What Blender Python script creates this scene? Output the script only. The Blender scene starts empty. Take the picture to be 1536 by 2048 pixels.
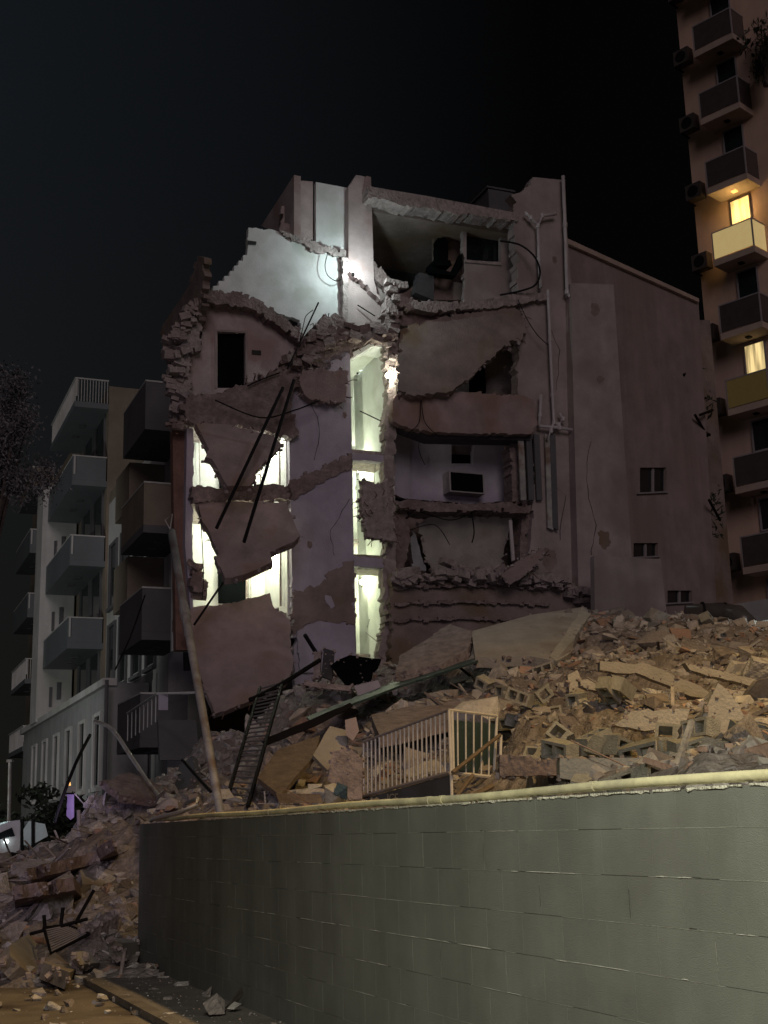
import bpy, math, random
import numpy as np
from mathutils import Vector, Matrix
from mathutils.geometry import tessellate_polygon
random.seed(7); rng = np.random.default_rng(7)
scn = bpy.context.scene
COL = scn.collection

# ------------------------------------------------------------------ camera
FPX = 2600.0
U = Vector((-300, 10695, -FPX)).normalized()
F = Vector((0, 0, -1)); F = (F - F.dot(U)*U).normalized()
R = F.cross(U)
CAM = Vector((0, 0, 1.46))
cd = bpy.data.cameras.new('camera'); cam = bpy.data.objects.new('camera', cd); COL.objects.link(cam)
rot = Matrix((R, F, U))                       # camera axes -> world
m4 = rot.to_4x4(); m4.translation = CAM; cam.matrix_world = m4
cd.sensor_fit = 'VERTICAL'; cd.sensor_height = 36; cd.lens = FPX/2048*36
cd.clip_end = 2000; cd.clip_start = 0.1
scn.camera = cam

# ------------------------------------------------------------------ sky, light, exposure
wd = bpy.data.worlds.new('World'); scn.world = wd; wd.use_nodes = True
nt = wd.node_tree; bg = nt.nodes['Background']
tc = nt.nodes.new('ShaderNodeTexCoord'); sx = nt.nodes.new('ShaderNodeSeparateXYZ')
nt.links.new(tc.outputs['Generated'], sx.inputs[0])
mr = nt.nodes.new('ShaderNodeMapRange'); mr.inputs[1].default_value = -.34; mr.inputs[2].default_value = .12
nt.links.new(sx.outputs['X'], mr.inputs[0])
mz = nt.nodes.new('ShaderNodeMapRange'); mz.inputs[1].default_value = .0; mz.inputs[2].default_value = .5
nt.links.new(sx.outputs['Z'], mz.inputs[0])
r1 = nt.nodes.new('ShaderNodeMixRGB'); r1.inputs[1].default_value = (.0085, .0080, .0062, 1); r1.inputs[2].default_value = (.0078, .0096, .0120, 1)
nt.links.new(mz.outputs[0], r1.inputs[0])
r2 = nt.nodes.new('ShaderNodeMixRGB'); r2.inputs[2].default_value = (.0010, .0010, .0011, 1)
nt.links.new(mr.outputs[0], r2.inputs[0]); nt.links.new(r1.outputs[0], r2.inputs[1])
nt.links.new(r2.outputs[0], bg.inputs['Color']); bg.inputs['Strength'].default_value = 1.0
scn.view_settings.view_transform = 'Standard'; scn.view_settings.look = 'None'
scn.view_settings.exposure = 0; scn.view_settings.gamma = 1

def lamp(name, kind, loc, energy, col, target=None, **kw):
    d = bpy.data.lights.new(name, kind); d.energy = energy; d.color = col
    for k, v in kw.items(): setattr(d, k, v)
    o = bpy.data.objects.new(name, d); COL.objects.link(o); o.location = loc
    if target is not None:
        o.rotation_euler = (Vector(target)-Vector(loc)).to_track_quat('-Z', 'Y').to_euler()
    return o
# city glow reaching the street from behind the camera
lamp('city_glow', 'SUN', (0, 0, 30), .39, (1, .83, .85), target=(-2.5, 20, 22), angle=math.radians(26))
# greenish street lamp close to the retaining wall, sodium lamp beyond it, blue-white lamp by the left building
lamp('wall_street_lamp', 'SPOT', (-.8, 1.3, 4.6), 1700, (1, 1, .77), target=(1.6, 4.6, .9), spot_size=math.radians(110), spot_blend=.9, shadow_soft_size=.12)
lamp('sodium_street_lamp', 'SPOT', (6.5, 9.5, 14), 5000, (1, .64, .215), target=(6.5, 16.5, 2.3), spot_size=math.radians(88), spot_blend=1, shadow_soft_size=.25)
lamp('sodium_road_lamp', 'SPOT', (4.4, 10, 14), 5200, (1, .66, .28), target=(-3.4, 10.2, 0), spot_size=math.radians(32), spot_blend=.8, shadow_soft_size=.25)
lamp('left_street_lamp', 'SPOT', (-22, 34, 3.5), 2000, (.96, 1, .97), target=(-13, 52, 7), spot_size=math.radians(95), spot_blend=.6, shadow_soft_size=.4)
lamp('emergency_light', 'SPOT', (-9, 5, 1.9), 750, (.88, .72, 1), target=(-2.5, 30, 5), spot_size=math.radians(52), spot_blend=1, shadow_soft_size=.3)

# ------------------------------------------------------------------ helpers
def P(px, py, d):
    c = R*0
    v = Vector((px-768, 1024-py, -FPX))
    w = Vector((v.dot(R), v.dot(F), v.dot(U)))
    return CAM + w*(d/w.y)
class Pl:
    """vertical plane; e runs along it, g is the horizontal normal pointing away from the camera"""
    def __init__(s, x0, y0, dx, dy):
        s.o = Vector((x0, y0, 0)); s.e = Vector((dx, dy, 0)).normalized(); s.g = Vector((-s.e.y, s.e.x, 0))
        if s.g.dot(s.o) < 0: s.g = -s.g
    def at(s, px, py, off=0):
        w = P(px, py, 1)-CAM
        o = s.o + s.g*off
        return CAM + w*((o-CAM).dot(s.g)/w.dot(s.g))
    def ez(s, px, py, off=0):
        p = s.at(px, py, off); return (p-s.o).dot(s.e), p.z
    def w(s, e, off, z): return s.o + s.e*e + s.g*off + Vector((0, 0, z))
BLD = Pl(-.3, 34, .924, .383)      # plane of the broken front
def W(px, py, off=0): return BLD.at(px, py, off)
class Mesh:
    def __init__(s): s.v = []; s.f = []
    def add(s, vs, fs):
        n = len(s.v); s.v += [Vector(v) for v in vs]; s.f += [tuple(i+n for i in f) for f in fs]; return s
    def box(s, c, sz, rotm=None):
        hx, hy, hz = sz[0]/2, sz[1]/2, sz[2]/2
        vs = [Vector((x, y, z)) for x in (-hx, hx) for y in (-hy, hy) for z in (-hz, hz)]
        if rotm is not None: vs = [rotm @ v for v in vs]
        return s.add([v+Vector(c) for v in vs], [(0,1,3,2),(4,6,7,5),(0,4,5,1),(2,3,7,6),(0,2,6,4),(1,5,7,3)])
    def fbox(s, pl, e0, e1, o0, o1, z0, z1):
        vs = [pl.w(e, o, z) for e in (e0, e1) for o in (o0, o1) for z in (z0, z1)]
        return s.add(vs, [(0,1,3,2),(4,6,7,5),(0,4,5,1),(2,3,7,6),(0,2,6,4),(1,5,7,3)])
    def prism(s, loops, ext):
        """loops: list of loops of world points (first outer, others holes); extruded by vector ext"""
        flat = [p for l in loops for p in l]
        n = len(flat)
        o = flat[0]; ex = None
        nrm = Vector(ext).normalized()
        a = (Vector((0, 0, 1)).cross(nrm)); a = a.normalized() if a.length > .1 else Vector((1, 0, 0)); b = nrm.cross(a)
        l2 = [[Vector(((p-o).dot(a), (p-o).dot(b), 0)) for p in l] for l in loops]
        tris = tessellate_polygon(l2)
        fs = [tuple(t) for t in tris] + [tuple(i+n for i in reversed(t)) for t in tris]
        k = 0
        for l in loops:
            for i in range(len(l)):
                j = (i+1) % len(l); fs.append((k+i, k+j, k+j+n, k+i+n))
            k += len(l)
        return s.add(flat+[p+Vector(ext) for p in flat], fs)
    def tube(s, pts, r, n=8, cap=True):
        pts = [Vector(p) for p in pts]; rings = []
        for i, p in enumerate(pts):
            t = (pts[min(i+1, len(pts)-1)]-pts[max(i-1, 0)]).normalized()
            a = t.cross(Vector((0, 0, 1)) if abs(t.z) < .9 else Vector((0, 1, 0))).normalized(); b = t.cross(a)
            rr = r[i] if isinstance(r, (list, tuple)) else r
            rings.append([p + (a*math.cos(q)+b*math.sin(q))*rr for q in [2*math.pi*k/n for k in range(n)]])
        vs = [v for g in rings for v in g]; fs = []
        for i in range(len(pts)-1):
            for k in range(n):
                fs.append((i*n+k, i*n+(k+1) % n, (i+1)*n+(k+1) % n, (i+1)*n+k))
        if cap: fs += [tuple(reversed(range(n))), tuple((len(pts)-1)*n+k for k in range(n))]
        return s.add(vs, fs)
    def build(s, name, mat, parent=None, smooth=False, **props):
        vs = s.v
        if parent is not None: off = parent_loc(parent)
        else:
            xs = [v.x for v in vs]; ys = [v.y for v in vs]; zs = [v.z for v in vs]
            off = Vector(((min(xs)+max(xs))/2, (min(ys)+max(ys))/2, min(zs)))
        me = bpy.data.meshes.new(name); me.from_pydata([v-off for v in vs], [], s.f); me.update()
        import bmesh
        bm = bmesh.new(); bm.from_mesh(me); bmesh.ops.recalc_face_normals(bm, faces=bm.faces); bm.to_mesh(me); bm.free()
        if smooth:
            for p in me.polygons: p.use_smooth = True
        me.materials.append(mat)
        o = bpy.data.objects.new(name, me); COL.objects.link(o)
        if parent is None: o.location = off
        else: o.parent = parent
        for k, v in props.items(): o[k] = v
        return o
def parent_loc(o):
    l = Vector((0, 0, 0))
    while o is not None: l = l + o.location; o = o.parent
    return l
def thing(name, loc, label, cat, group=None):
    o = bpy.data.objects.new(name, None); COL.objects.link(o); o.location = loc; o.empty_display_size = .3
    o['label'] = label; o['category'] = cat
    if group: o['group'] = group
    return o
def tag(o, label, cat, group=None):
    o['label'] = label; o['category'] = cat
    if group: o['group'] = group
    return o
def jag(pts, amp=2.5, seg=9, seed=0, blocky=.55):
    """pts: (x,y[,'s']) pixel outline; edges not marked 's' get a broken outline"""
    r = random.Random(seed*31+len(pts)); out = []
    for i, p in enumerate(pts):
        q = pts[(i+1) % len(pts)]; out.append((p[0], p[1]))
        if len(p) > 2 and p[-1] == 's': continue
        dx, dy = q[0]-p[0], q[1]-p[1]; L = math.hypot(dx, dy); n = int(L/(seg*.8)); prev = 0
        for k in range(1, n):
            t = (k+r.uniform(-.38, .38))/n; q2 = min(1, 2.2*min(t, 1-t)+.3); a0 = prev; a = r.gauss(0, amp)*q2*(2.0 if r.random() < .12 else 1)
            if r.random() < blocky: out.append((p[0]+dx*t-dy/L*a0, p[1]+dy*t+dx/L*a0))
            out.append((p[0]+dx*(t+.03/n)-dy/L*a, p[1]+dy*(t+.03/n)+dx/L*a)); prev = a
    return out
def step(pts):            # blocky staircase outline between points (broken masonry)
    out = []
    for i, p in enumerate(pts):
        q = pts[(i+1) % len(pts)]; out.append((p[0], p[1]))
        if len(p) > 2 and p[-1] == 'b':
            n = max(2, int(math.hypot(q[0]-p[0], q[1]-p[1])/13))
            for k in range(n):
                x0 = p[0]+(q[0]-p[0])*k/n; y0 = p[1]+(q[1]-p[1])*k/n
                x1 = p[0]+(q[0]-p[0])*(k+1)/n; y1 = p[1]+(q[1]-p[1])*(k+1)/n
                if k: out.append((x0, y0))
                out.append((x1+random.uniform(-1, 1), y0+random.uniform(-1, 1)) if (q[1]-p[1]) < 0 else (x0, y1))
    return out
def wallp(name, mat, pts, off=0, th=.2, holes=(), parent=None, amp=2.5, seg=9, pl=None, raw=False, **props):
    pl = pl or BLD; pp = pts if raw else jag(pts, amp, seg, int(pts[0][0]))
    loops = [[pl.at(x, y, off) for x, y in [q[:2] for q in pp]]] + [[pl.at(x, y, off) for x, y in h] for h in holes]
    m = Mesh(); m.prism(loops, pl.g*th); return m.build(name, mat, parent, **props)
def rect(x0, y0, x1, y1): return [(x0, y0), (x1, y0), (x1, y1), (x0, y1)]

# ------------------------------------------------------------------ materials
def mat(name, col, rough=.85, scale=3, var=.35, bump=.4, bscale=25, island=0, objrand=0, stain=None, stain_scale=.6, metal=0, brick=None, spec=.3, trans=0, streak=0):
    m = bpy.data.materials.new(name); m.use_nodes = True; n = m.node_tree; L = n.links; b = n.nodes['Principled BSDF']
    b.inputs['Roughness'].default_value = rough; b.inputs['Metallic'].default_value = metal
    b.inputs['Specular IOR Level'].default_value = spec
    t = n.nodes.new('ShaderNodeTexCoord')
    nz = n.nodes.new('ShaderNodeTexNoise'); nz.inputs['Scale'].default_value = scale; nz.inputs['Detail'].default_value = 7; nz.inputs['Roughness'].default_value = .65
    L.new(t.outputs['Object'], nz.inputs['Vector'])
    rp = n.nodes.new('ShaderNodeMapRange'); rp.inputs[1].default_value = .3; rp.inputs[2].default_value = .7
    rp.inputs[3].default_value = 1-var; rp.inputs[4].default_value = 1+var*.55
    L.new(nz.outputs[0], rp.inputs[0])
    mx = n.nodes.new('ShaderNodeMixRGB'); mx.blend_type = 'MULTIPLY'; mx.inputs[0].default_value = 1
    mx.inputs[1].default_value = (*col, 1); L.new(rp.outputs[0], mx.inputs[2]); cur = mx.outputs[0]
    if stain:
        n2 = n.nodes.new('ShaderNodeTexNoise'); n2.inputs['Scale'].default_value = stain_scale; n2.inputs['Detail'].default_value = 5
        L.new(t.outputs['Object'], n2.inputs['Vector'])
        r = n.nodes.new('ShaderNodeMapRange'); r.inputs[1].default_value = .5; r.inputs[2].default_value = .66; L.new(n2.outputs[0], r.inputs[0])
        x = n.nodes.new('ShaderNodeMixRGB'); x.inputs[2].default_value = (*stain, 1); L.new(r.outputs[0], x.inputs[0]); L.new(cur, x.inputs[1]); cur = x.outputs[0]
    if streak:
        mp2 = n.nodes.new('ShaderNodeMapping'); mp2.inputs['Scale'].default_value = (2.6, 2.6, .2); n3 = n.nodes.new('ShaderNodeTexNoise'); n3.inputs['Scale'].default_value = 1; n3.inputs['Detail'].default_value = 6
        L.new(t.outputs['Object'], mp2.inputs['Vector']); L.new(mp2.outputs[0], n3.inputs['Vector'])
        r3 = n.nodes.new('ShaderNodeMapRange'); r3.inputs[1].default_value = .38; r3.inputs[2].default_value = .68; r3.inputs[3].default_value = 1+streak*.35; r3.inputs[4].default_value = 1-streak; L.new(n3.outputs[0], r3.inputs[0])
        x = n.nodes.new('ShaderNodeMixRGB'); x.blend_type = 'MULTIPLY'; x.inputs[0].default_value = 1; L.new(cur, x.inputs[1]); L.new(r3.outputs[0], x.inputs[2]); cur = x.outputs[0]
    if island or objrand:
        if island: g = n.nodes.new('ShaderNodeNewGeometry'); src = g.outputs['Random Per Island']
        else: g = n.nodes.new('ShaderNodeObjectInfo'); src = g.outputs['Random']
        a = island or objrand
        r = n.nodes.new('ShaderNodeMapRange'); r.inputs[3].default_value = 1-a; r.inputs[4].default_value = 1+a*.8; L.new(src, r.inputs[0])
        x = n.nodes.new('ShaderNodeMixRGB'); x.blend_type = 'MULTIPLY'; x.inputs[0].default_value = 1
        L.new(cur, x.inputs[1]); L.new(r.outputs[0], x.inputs[2]); cur = x.outputs[0]
    L.new(cur, b.inputs['Base Color'])
    if bump:
        nb = n.nodes.new('ShaderNodeTexNoise'); nb.inputs['Scale'].default_value = bscale; nb.inputs['Detail'].default_value = 6
        L.new(t.outputs['Object'], nb.inputs['Vector'])
        h = nb.outputs[0]
        bp = n.nodes.new('ShaderNodeBump'); bp.inputs['Strength'].default_value = bump; bp.inputs['Distance'].default_value = .05
        L.new(h, bp.inputs['Height']); L.new(bp.outputs[0], b.inputs['Normal'])
        if brick:
            mp = n.nodes.new('ShaderNodeMapping'); mp.inputs['Rotation'].default_value = (math.pi/2, 0, 0)
            br = n.nodes.new('ShaderNodeTexBrick'); br.inputs['Scale'].default_value = 1; br.inputs['Brick Width'].default_value = brick[0]
            br.inputs['Row Height'].default_value = brick[1]; br.inputs['Mortar Size'].default_value = .008
            L.new(t.outputs['Object'], mp.inputs['Vector']); L.new(mp.outputs[0], br.inputs['Vector'])
            b2 = n.nodes.new('ShaderNodeBump'); b2.inputs['Strength'].default_value = .5; b2.inputs['Distance'].default_value = .02; b2.invert = True
            L.new(br.outputs['Fac'], b2.inputs['Height']); L.new(bp.outputs[0], b2.inputs['Normal']); L.new(b2.outputs[0], b.inputs['Normal'])
    if trans: b.inputs['Transmission Weight'].default_value = trans
    return m
def emit(name, col, s):
    m = bpy.data.materials.new(name); m.use_nodes = True; b = m.node_tree.nodes['Principled BSDF']
    b.inputs['Base Color'].default_value = (*col, 1); b.inputs['Emission Color'].default_value = (*col, 1); b.inputs['Emission Strength'].default_value = s
    return m
M = dict(
 pink=mat('pink_plaster', (.45, .37, .365), scale=2, var=.22, bump=.25, stain=(.34, .25, .23), stain_scale=.9),
 taupe=mat('taupe_plaster', streak=.10, col=(.38, .32, .31), scale=1.6, var=.22, bump=.3, stain=(.27, .22, .21), stain_scale=.5),
 lilac=mat('lilac_lit_plaster', streak=.07, col=(.42, .39, .46), scale=2, var=.16, bump=.2, stain=(.34, .30, .36), stain_scale=.7),  # much of the lilac is lighting tint put into the colour
 white=mat('white_plaster', (.70, .71, .70), scale=2.5, var=.12, bump=.15, stain=(.55, .56, .53), stain_scale=1.2),
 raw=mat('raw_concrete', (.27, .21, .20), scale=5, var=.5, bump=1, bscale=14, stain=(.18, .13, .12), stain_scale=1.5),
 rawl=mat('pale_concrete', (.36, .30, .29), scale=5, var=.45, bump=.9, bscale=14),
 brown=mat('brown_lit_render', (.27, .215, .195), scale=1.5, var=.35, bump=.5, stain=(.20, .14, .09), stain_scale=.6),  # much of the brown is lighting tint put into the colour
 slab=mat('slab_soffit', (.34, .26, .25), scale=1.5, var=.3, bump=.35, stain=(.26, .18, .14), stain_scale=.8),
 sidew=mat('side_render', streak=.12, col=(.31, .25, .235), scale=1.2, var=.25, bump=.3, stain=(.28, .22, .20), stain_scale=.4),
 red=mat('red_render', (.20, .115, .09), scale=3, var=.35, bump=.4),
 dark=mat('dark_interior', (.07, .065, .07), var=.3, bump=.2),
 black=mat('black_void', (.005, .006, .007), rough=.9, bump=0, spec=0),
 glass=mat('dark_glass', (.012, .016, .018), rough=.08, bump=0, spec=.5),
 chunk=mat('chunk_concrete', (.42, .37, .34), scale=6, var=.4, bump=.9, bscale=16, objrand=.35),
 frag=mat('fragment_concrete', (.38, .32, .29), scale=6, var=.3, bump=.5, island=.25),
 soil=mat('rubble_dust', (.30, .265, .25), scale=9, var=.55, bump=1, bscale=22, stain=(.20, .17, .15), stain_scale=2.7),
 cmu=mat('block_concrete', (.38, .37, .335), scale=12, var=.3, bump=.6, bscale=60, objrand=.3),
 bslab=mat('beige_slab', (.47, .44, .40), scale=1.5, var=.25, bump=.4, objrand=.15, stain=(.30, .25, .20)),
 wood=mat('timber', (.23, .175, .125), scale=5, var=.4, bump=.4),
 pipe=mat('pale_pipe', (.50, .46, .46), rough=.5, var=.15, bump=.05),
 galv=mat('galvanised', (.40, .39, .37), rough=.6, metal=.2, var=.4, bump=.3, stain=(.22, .16, .12), stain_scale=2),
 blackm=mat('black_metal', (.012, .010, .010), rough=.7, spec=.1, bump=.1),
 rail=mat('white_rail_paint', (.80, .76, .70), rough=.5, var=.2, bump=.1),
 wallg=mat('grey_wall_paint', streak=.14, col=(.165, .168, .155), rough=.9, spec=.12, scale=1.3, var=.2, bump=.28, bscale=190, island=.025, stain=(.135, .135, .125), stain_scale=1.6),
 cappipe=mat('cream_pipe', (.60, .55, .36), rough=.6, var=.3, scale=6, bump=.15, stain=(.42, .38, .27), stain_scale=2.5),
 foam=mat('crumbling_mortar', (.55, .53, .46), rough=.9, var=.25, bump=.6, bscale=60),
 mort=mat('mortar_bead', (.36, .355, .33), rough=1, spec=0, var=.2, bump=.4),
 joint=mat('painted_joint', (.22, .22, .20), var=.3, bump=.3),
 rust=mat('rusty_bar', (.10, .06, .045), rough=.8, var=.3, bump=.2),
 crack=mat('crack_dark', (.03, .03, .028), bump=0),
 asphalt=mat('dusty_asphalt', (.19, .16, .13), rough=.8, scale=1.2, var=.4, bump=.35, bscale=60, stain=(.07, .055, .045), stain_scale=1.1),
 walk=mat('dusty_sidewalk', (.20, .18, .165), scale=2, var=.35, bump=.4, bscale=40, stain=(.18, .165, .15), stain_scale=1.1),
 kerb=mat('kerb_concrete', (.17, .15, .135), scale=4, var=.4, bump=.5),
 ground=mat('open_ground', (.07, .06, .055), scale=.4, var=.4, bump=.3),
 tower=mat('tower_render', streak=.08, col=(.60, .41, .32), scale=.6, var=.2, bump=.15, stain=(.52, .38, .33), stain_scale=.12),
 towerslab=mat('tower_slab', (.46, .36, .30), scale=1, var=.2, bump=.1),
 smoked=mat('smoked_panel', (.075, .062, .06), rough=.25, var=.2, bump=0),
 trim=mat('grey_trim', (.30, .27, .28), rough=.5, var=.1, bump=0),
 lwhite=mat('left_white_render', streak=.12, col=(.50, .50, .48), scale=1, var=.18, bump=.15, stain=(.40, .40, .37), stain_scale=.4),
 lmid=mat('left_grey_render', (.30, .305, .30), streak=.12, scale=1, var=.2, bump=.15),
 lochre=mat('left_shaded_ochre', (.22, .185, .14), scale=1, var=.22, bump=.2),  # ochre darkened to carry the shade on this building
 lgrey=mat('left_shaded_grey_panel', (.13, .145, .155), rough=.5, scale=1, var=.15, bump=.05),  # grey deepened, the balconies' shade is put into the colour
 ldark=mat('left_shaded_paint', (.115, .115, .12), scale=1, var=.2, bump=.1),  # balcony shade put into the colour; also plain dark parts elsewhere
 leaf=mat('dusty_leaf', (.21, .20, .215), rough=.7, scale=1, var=.5, bump=0, island=.5),
 leafd=mat('dark_leaf', (.035, .045, .03), rough=.7, scale=1, var=.5, bump=0, island=.5),
 bark=mat('bark', (.10, .08, .07), scale=6, var=.4, bump=.6),
 tarp=mat('pale_tarp', (.55, .60, .62), rough=.6, var=.15, bump=.2),
 van=mat('white_van_paint', (.55, .58, .58), rough=.35, var=.08, bump=0, spec=.5),
 purple=mat('purple_banner_cloth', (.55, .42, .80), rough=.8, var=.15, bump=.1),
 bluecloth=mat('blue_cloth', (.08, .13, .17), rough=.9, var=.3, bump=.4),
 whitecloth=mat('white_cloth', (.62, .58, .50), rough=.9, var=.3, bump=.4),
 green=mat('green_board', (.03, .055, .045), rough=.6, var=.3, bump=.1),
 acm=mat('ac_casing', (.33, .30, .30), rough=.5, var=.2, bump=0),
 ink=mat('dark_ink', (.04, .045, .04), rough=.8, bump=0),
 faint=mat('faded_letter_paint', (.50, .45, .38), rough=.8, bump=.1),
 curtain=mat('curtain', (.32, .33, .34), rough=.9, var=.2, bump=.1),
)
def island_colours(m, cols, src='Random Per Island'):
    n = m.node_tree; mul = [x for x in n.nodes if x.type == 'MIX_RGB' and x.blend_type == 'MULTIPLY'][0]
    g = n.nodes.new('ShaderNodeNewGeometry') if 'Island' in src else n.nodes.new('ShaderNodeObjectInfo'); cr_ = n.nodes.new('ShaderNodeValToRGB'); cr_.color_ramp.interpolation = 'CONSTANT'
    wn = n.nodes.new('ShaderNodeMath'); wn.operation = 'FRACT'; w2 = n.nodes.new('ShaderNodeMath'); w2.operation = 'MULTIPLY'; w2.inputs[1].default_value = 37.7
    n.links.new(g.outputs[src], w2.inputs[0]); n.links.new(w2.outputs[0], wn.inputs[0]); n.links.new(wn.outputs[0], cr_.inputs[0])
    e = cr_.color_ramp.elements
    while len(e) < len(cols): e.new(.5)
    for i, c in enumerate(cols): e[i].position = i/len(cols); e[i].color = (*c, 1)
    n.links.new(cr_.outputs[0], mul.inputs[1])
PAL = [(.36, .32, .30), (.46, .43, .41), (.28, .24, .22), (.56, .53, .50), (.40, .36, .33), (.42, .28, .22), (.50, .46, .42), (.20, .17, .16), (.38, .35, .36)]
island_colours(M['frag'], PAL); island_colours(M['chunk'], PAL[:5]+PAL[6:7]+PAL[8:]+[(.44, .36, .30)], 'Random')
M['bulbw'] = emit('white_bulb', (.95, 1, 1), 60)
M['bulby'] = emit('warm_bulb', (1, 1, .78), 45)
M['bulbs'] = emit('small_bulb', (1, 1, .9), 40)
M['winlit'] = emit('lit_curtain', (1, .76, .34), .72)
M['orange'] = emit('orange_lamp', (1, .48, .14), 1.6)
M['headlight'] = emit('headlight_lens', (.9, 1, 1), 3)
# curtain folds in the lit windows
def folds(m, sc=26):
    n = m.node_tree; b = n.nodes['Principled BSDF']; t = n.nodes.new('ShaderNodeTexCoord'); w = n.nodes.new('ShaderNodeTexNoise'); mp = n.nodes.new('ShaderNodeMapping')
    mp.inputs['Scale'].default_value = (sc, sc, .6); n.links.new(t.outputs['Object'], mp.inputs[0]); n.links.new(mp.outputs[0], w.inputs['Vector']); w.inputs['Scale'].default_value = 1
    r = n.nodes.new('ShaderNodeMapRange'); r.inputs[1].default_value = .35; r.inputs[2].default_value = .65; r.inputs[3].default_value = .30; r.inputs[4].default_value = 1.0
    n.links.new(w.outputs[0], r.inputs[0]); n.links.new(r.outputs[0], b.inputs['Emission Strength'])
folds(M['winlit'], 7)

# ------------------------------------------------------------------ ground, road, sidewalk
def sheet(name, pts, z, m, **pr):
    me = Mesh(); me.add([(x, y, z) for x, y in pts], [tuple(range(len(pts)))]); o = me.build(name, m); o['kind'] = 'structure'; return o
sheet('ground', [(-400, -60), (400, -60), (400, 700), (-400, 700)], -.01, M['ground'])
wd_ = Vector((-2.86-1.41, 15.2-5.0, 0)).normalized()       # along the retaining wall, away from the camera
wn_ = Vector((-wd_.y, wd_.x, 0))                            # towards the road (left)
wb = Vector((1.41, 5.0, 0))
def wl(s, t, z=0): p = wb + wd_*s + wn_*t; return Vector((p.x, p.y, z))
sw = Mesh()
for (a, b_) in ((0.0, .66),):
    sw.prism([[wl(-9, a, .0), wl(-9, b_, .0), wl(60, b_, .0), wl(60, a, .0)]], Vector((0, 0, .055)))
o = sw.build('sidewalk', M['walk']); o['kind'] = 'structure'
kb = Mesh(); kb.prism([[wl(-9, .663), wl(-9, .78), wl(60, .78), wl(60, .663)]], Vector((0, 0, .06))); o = kb.build('kerb', M['kerb']); o['kind'] = 'structure'
rd = Mesh(); rd.add([wl(-12, .783, -.002), wl(-12, 11, -.002), wl(95, 11, -.002), wl(95, .783, -.002)], [(0, 1, 2, 3)]); o = rd.build('road', M['asphalt']); o['kind'] = 'structure'

# ------------------------------------------------------------------ retaining wall
WT = 1.585
rw = thing('retaining_wall', wl(0, -.1), 'long dark grey painted block wall across the foreground, bright at its right end', 'wall')
me = Mesh(); me.prism([[wl(-6, 0), wl(11.15, 0), wl(11.15, -.2), wl(-6, -.2)]], Vector((0, 0, WT-.004))); 
me = Mesh(); me.prism([[wl(-6, -.006), wl(11.15, -.006), wl(11.15, -.2), wl(-6, -.2)]], Vector((0, 0, WT-.004)))
bk = Mesh(); rb_ = random.Random(17)
for k in range(-1, 8):
    z1 = WT-.158-.2*k if k >= 0 else WT-.004; z0 = max(0, (WT-.158-.2*(k+1)) if k >= 0 else WT-.158)
    if k >= 0: pass
    s = -6-(.2 if k % 2 else 0)
    while s < 11.14:
        a0, a1 = max(-6, s), min(11.15, s+.4)
        if a1-a0 > .03 and z1-z0 > .02:
            t = rb_.uniform(.0008, .0015); g_ = .0004; c_ = .0011
            o_ = [wl(a0+g_, -.007, z0+g_), wl(a1-g_, -.007, z0+g_), wl(a1-g_, -.007, z1-g_), wl(a0+g_, -.007, z1-g_)]
            i_ = [wl(a0+g_+c_, t-.0016, z0+g_+c_), wl(a1-g_-c_, t-.0016, z0+g_+c_), wl(a1-g_-c_, t-.0016, z1-g_-c_), wl(a0+g_+c_, t-.0016, z1-g_-c_)]
            bk.add(o_+i_, [(4, 5, 6, 7), (0, 1, 5, 4), (1, 2, 6, 5), (2, 3, 7, 6), (3, 0, 4, 7)])
        s += .4
body = me.build('wall_core', M['wallg'], rw); bk.build('block_face', M['wallg'], body)
# block courses: beads of squeezed mortar and open joints
mb = Mesh(); cb = Mesh(); jr = Mesh(); rr = random.Random(3)
for k in range(8):
    z = WT-.158-.2*k
    s = -5.5
    while s < 11:
        dens = .40 if k in (1, 3, 5) else .22
        ln = rr.uniform(.05, .6)
        if z > .02 and rr.random() < dens:
            seg = 6; pts = []
            for i in range(seg+1):
                h = rr.uniform(.0006, .0028)*(1.5 if k in (1, 3) else 1)*(0 if i in (0, seg) else 1)
                pts.append((s+ln*i/seg, h))
            zz = z+rr.uniform(-.002, .002)
            for i in range(seg):
                (a, h0), (b_, h1) = pts[i], pts[i+1]; w0 = h0*.9+.0006; w1 = h1*.9+.0006
                mb.add([wl(a, .0005, zz-w0), wl(a, .0005, zz+w0), wl(a, h0+.001, zz), wl(b_, .0005, zz-w1), wl(b_, .0005, zz+w1), wl(b_, h1+.001, zz)], [(0, 3, 5, 2), (2, 5, 4, 1), (0, 1, 4, 3)])
        if z > .02 and rr.random() < .10:
            l2 = rr.uniform(.02, .12); cb.add([wl(s, .0015, z+.002), wl(s+l2, .0015, z+.002), wl(s+l2, .0015, z+.007), wl(s, .0015, z+.005)], [(0, 1, 2, 3)])
        s += ln+rr.uniform(.0, .10)
    if z > .02:
        s2 = -5.8
        while s2 < 11: jr.add([wl(s2, .0008, z-rr.uniform(.001, .0022)), wl(s2+.12, .0008, z-.0018), wl(s2+.12, .0008, z+.0018), wl(s2, .0008, z+rr.uniform(.001, .0025))], [(0, 1, 2, 3)]); s2 += .12 if rr.random() < .8 else .5
    for j in range(44):      # vertical joints
        s = -5.6+.4*j+(.2 if k % 2 else 0)
        if rr.random() < .3 and z-.2 > .02:
            a, b_ = rr.uniform(0, .07), rr.uniform(.1, .19); tgt = cb if rr.random() < .5 else mb; q = .0009
            tgt.add([wl(s-q, .0012, z-a), wl(s+q, .0012, z-a), wl(s+q+.001, .0012, z-b_), wl(s-q, .0012, z-b_)], [(0, 1, 2, 3)])
mb.build('mortar', M['mort'], body); jr.build('joint_line', M['joint'], body); cb.build('open_joint', M['crack'], body)
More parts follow.
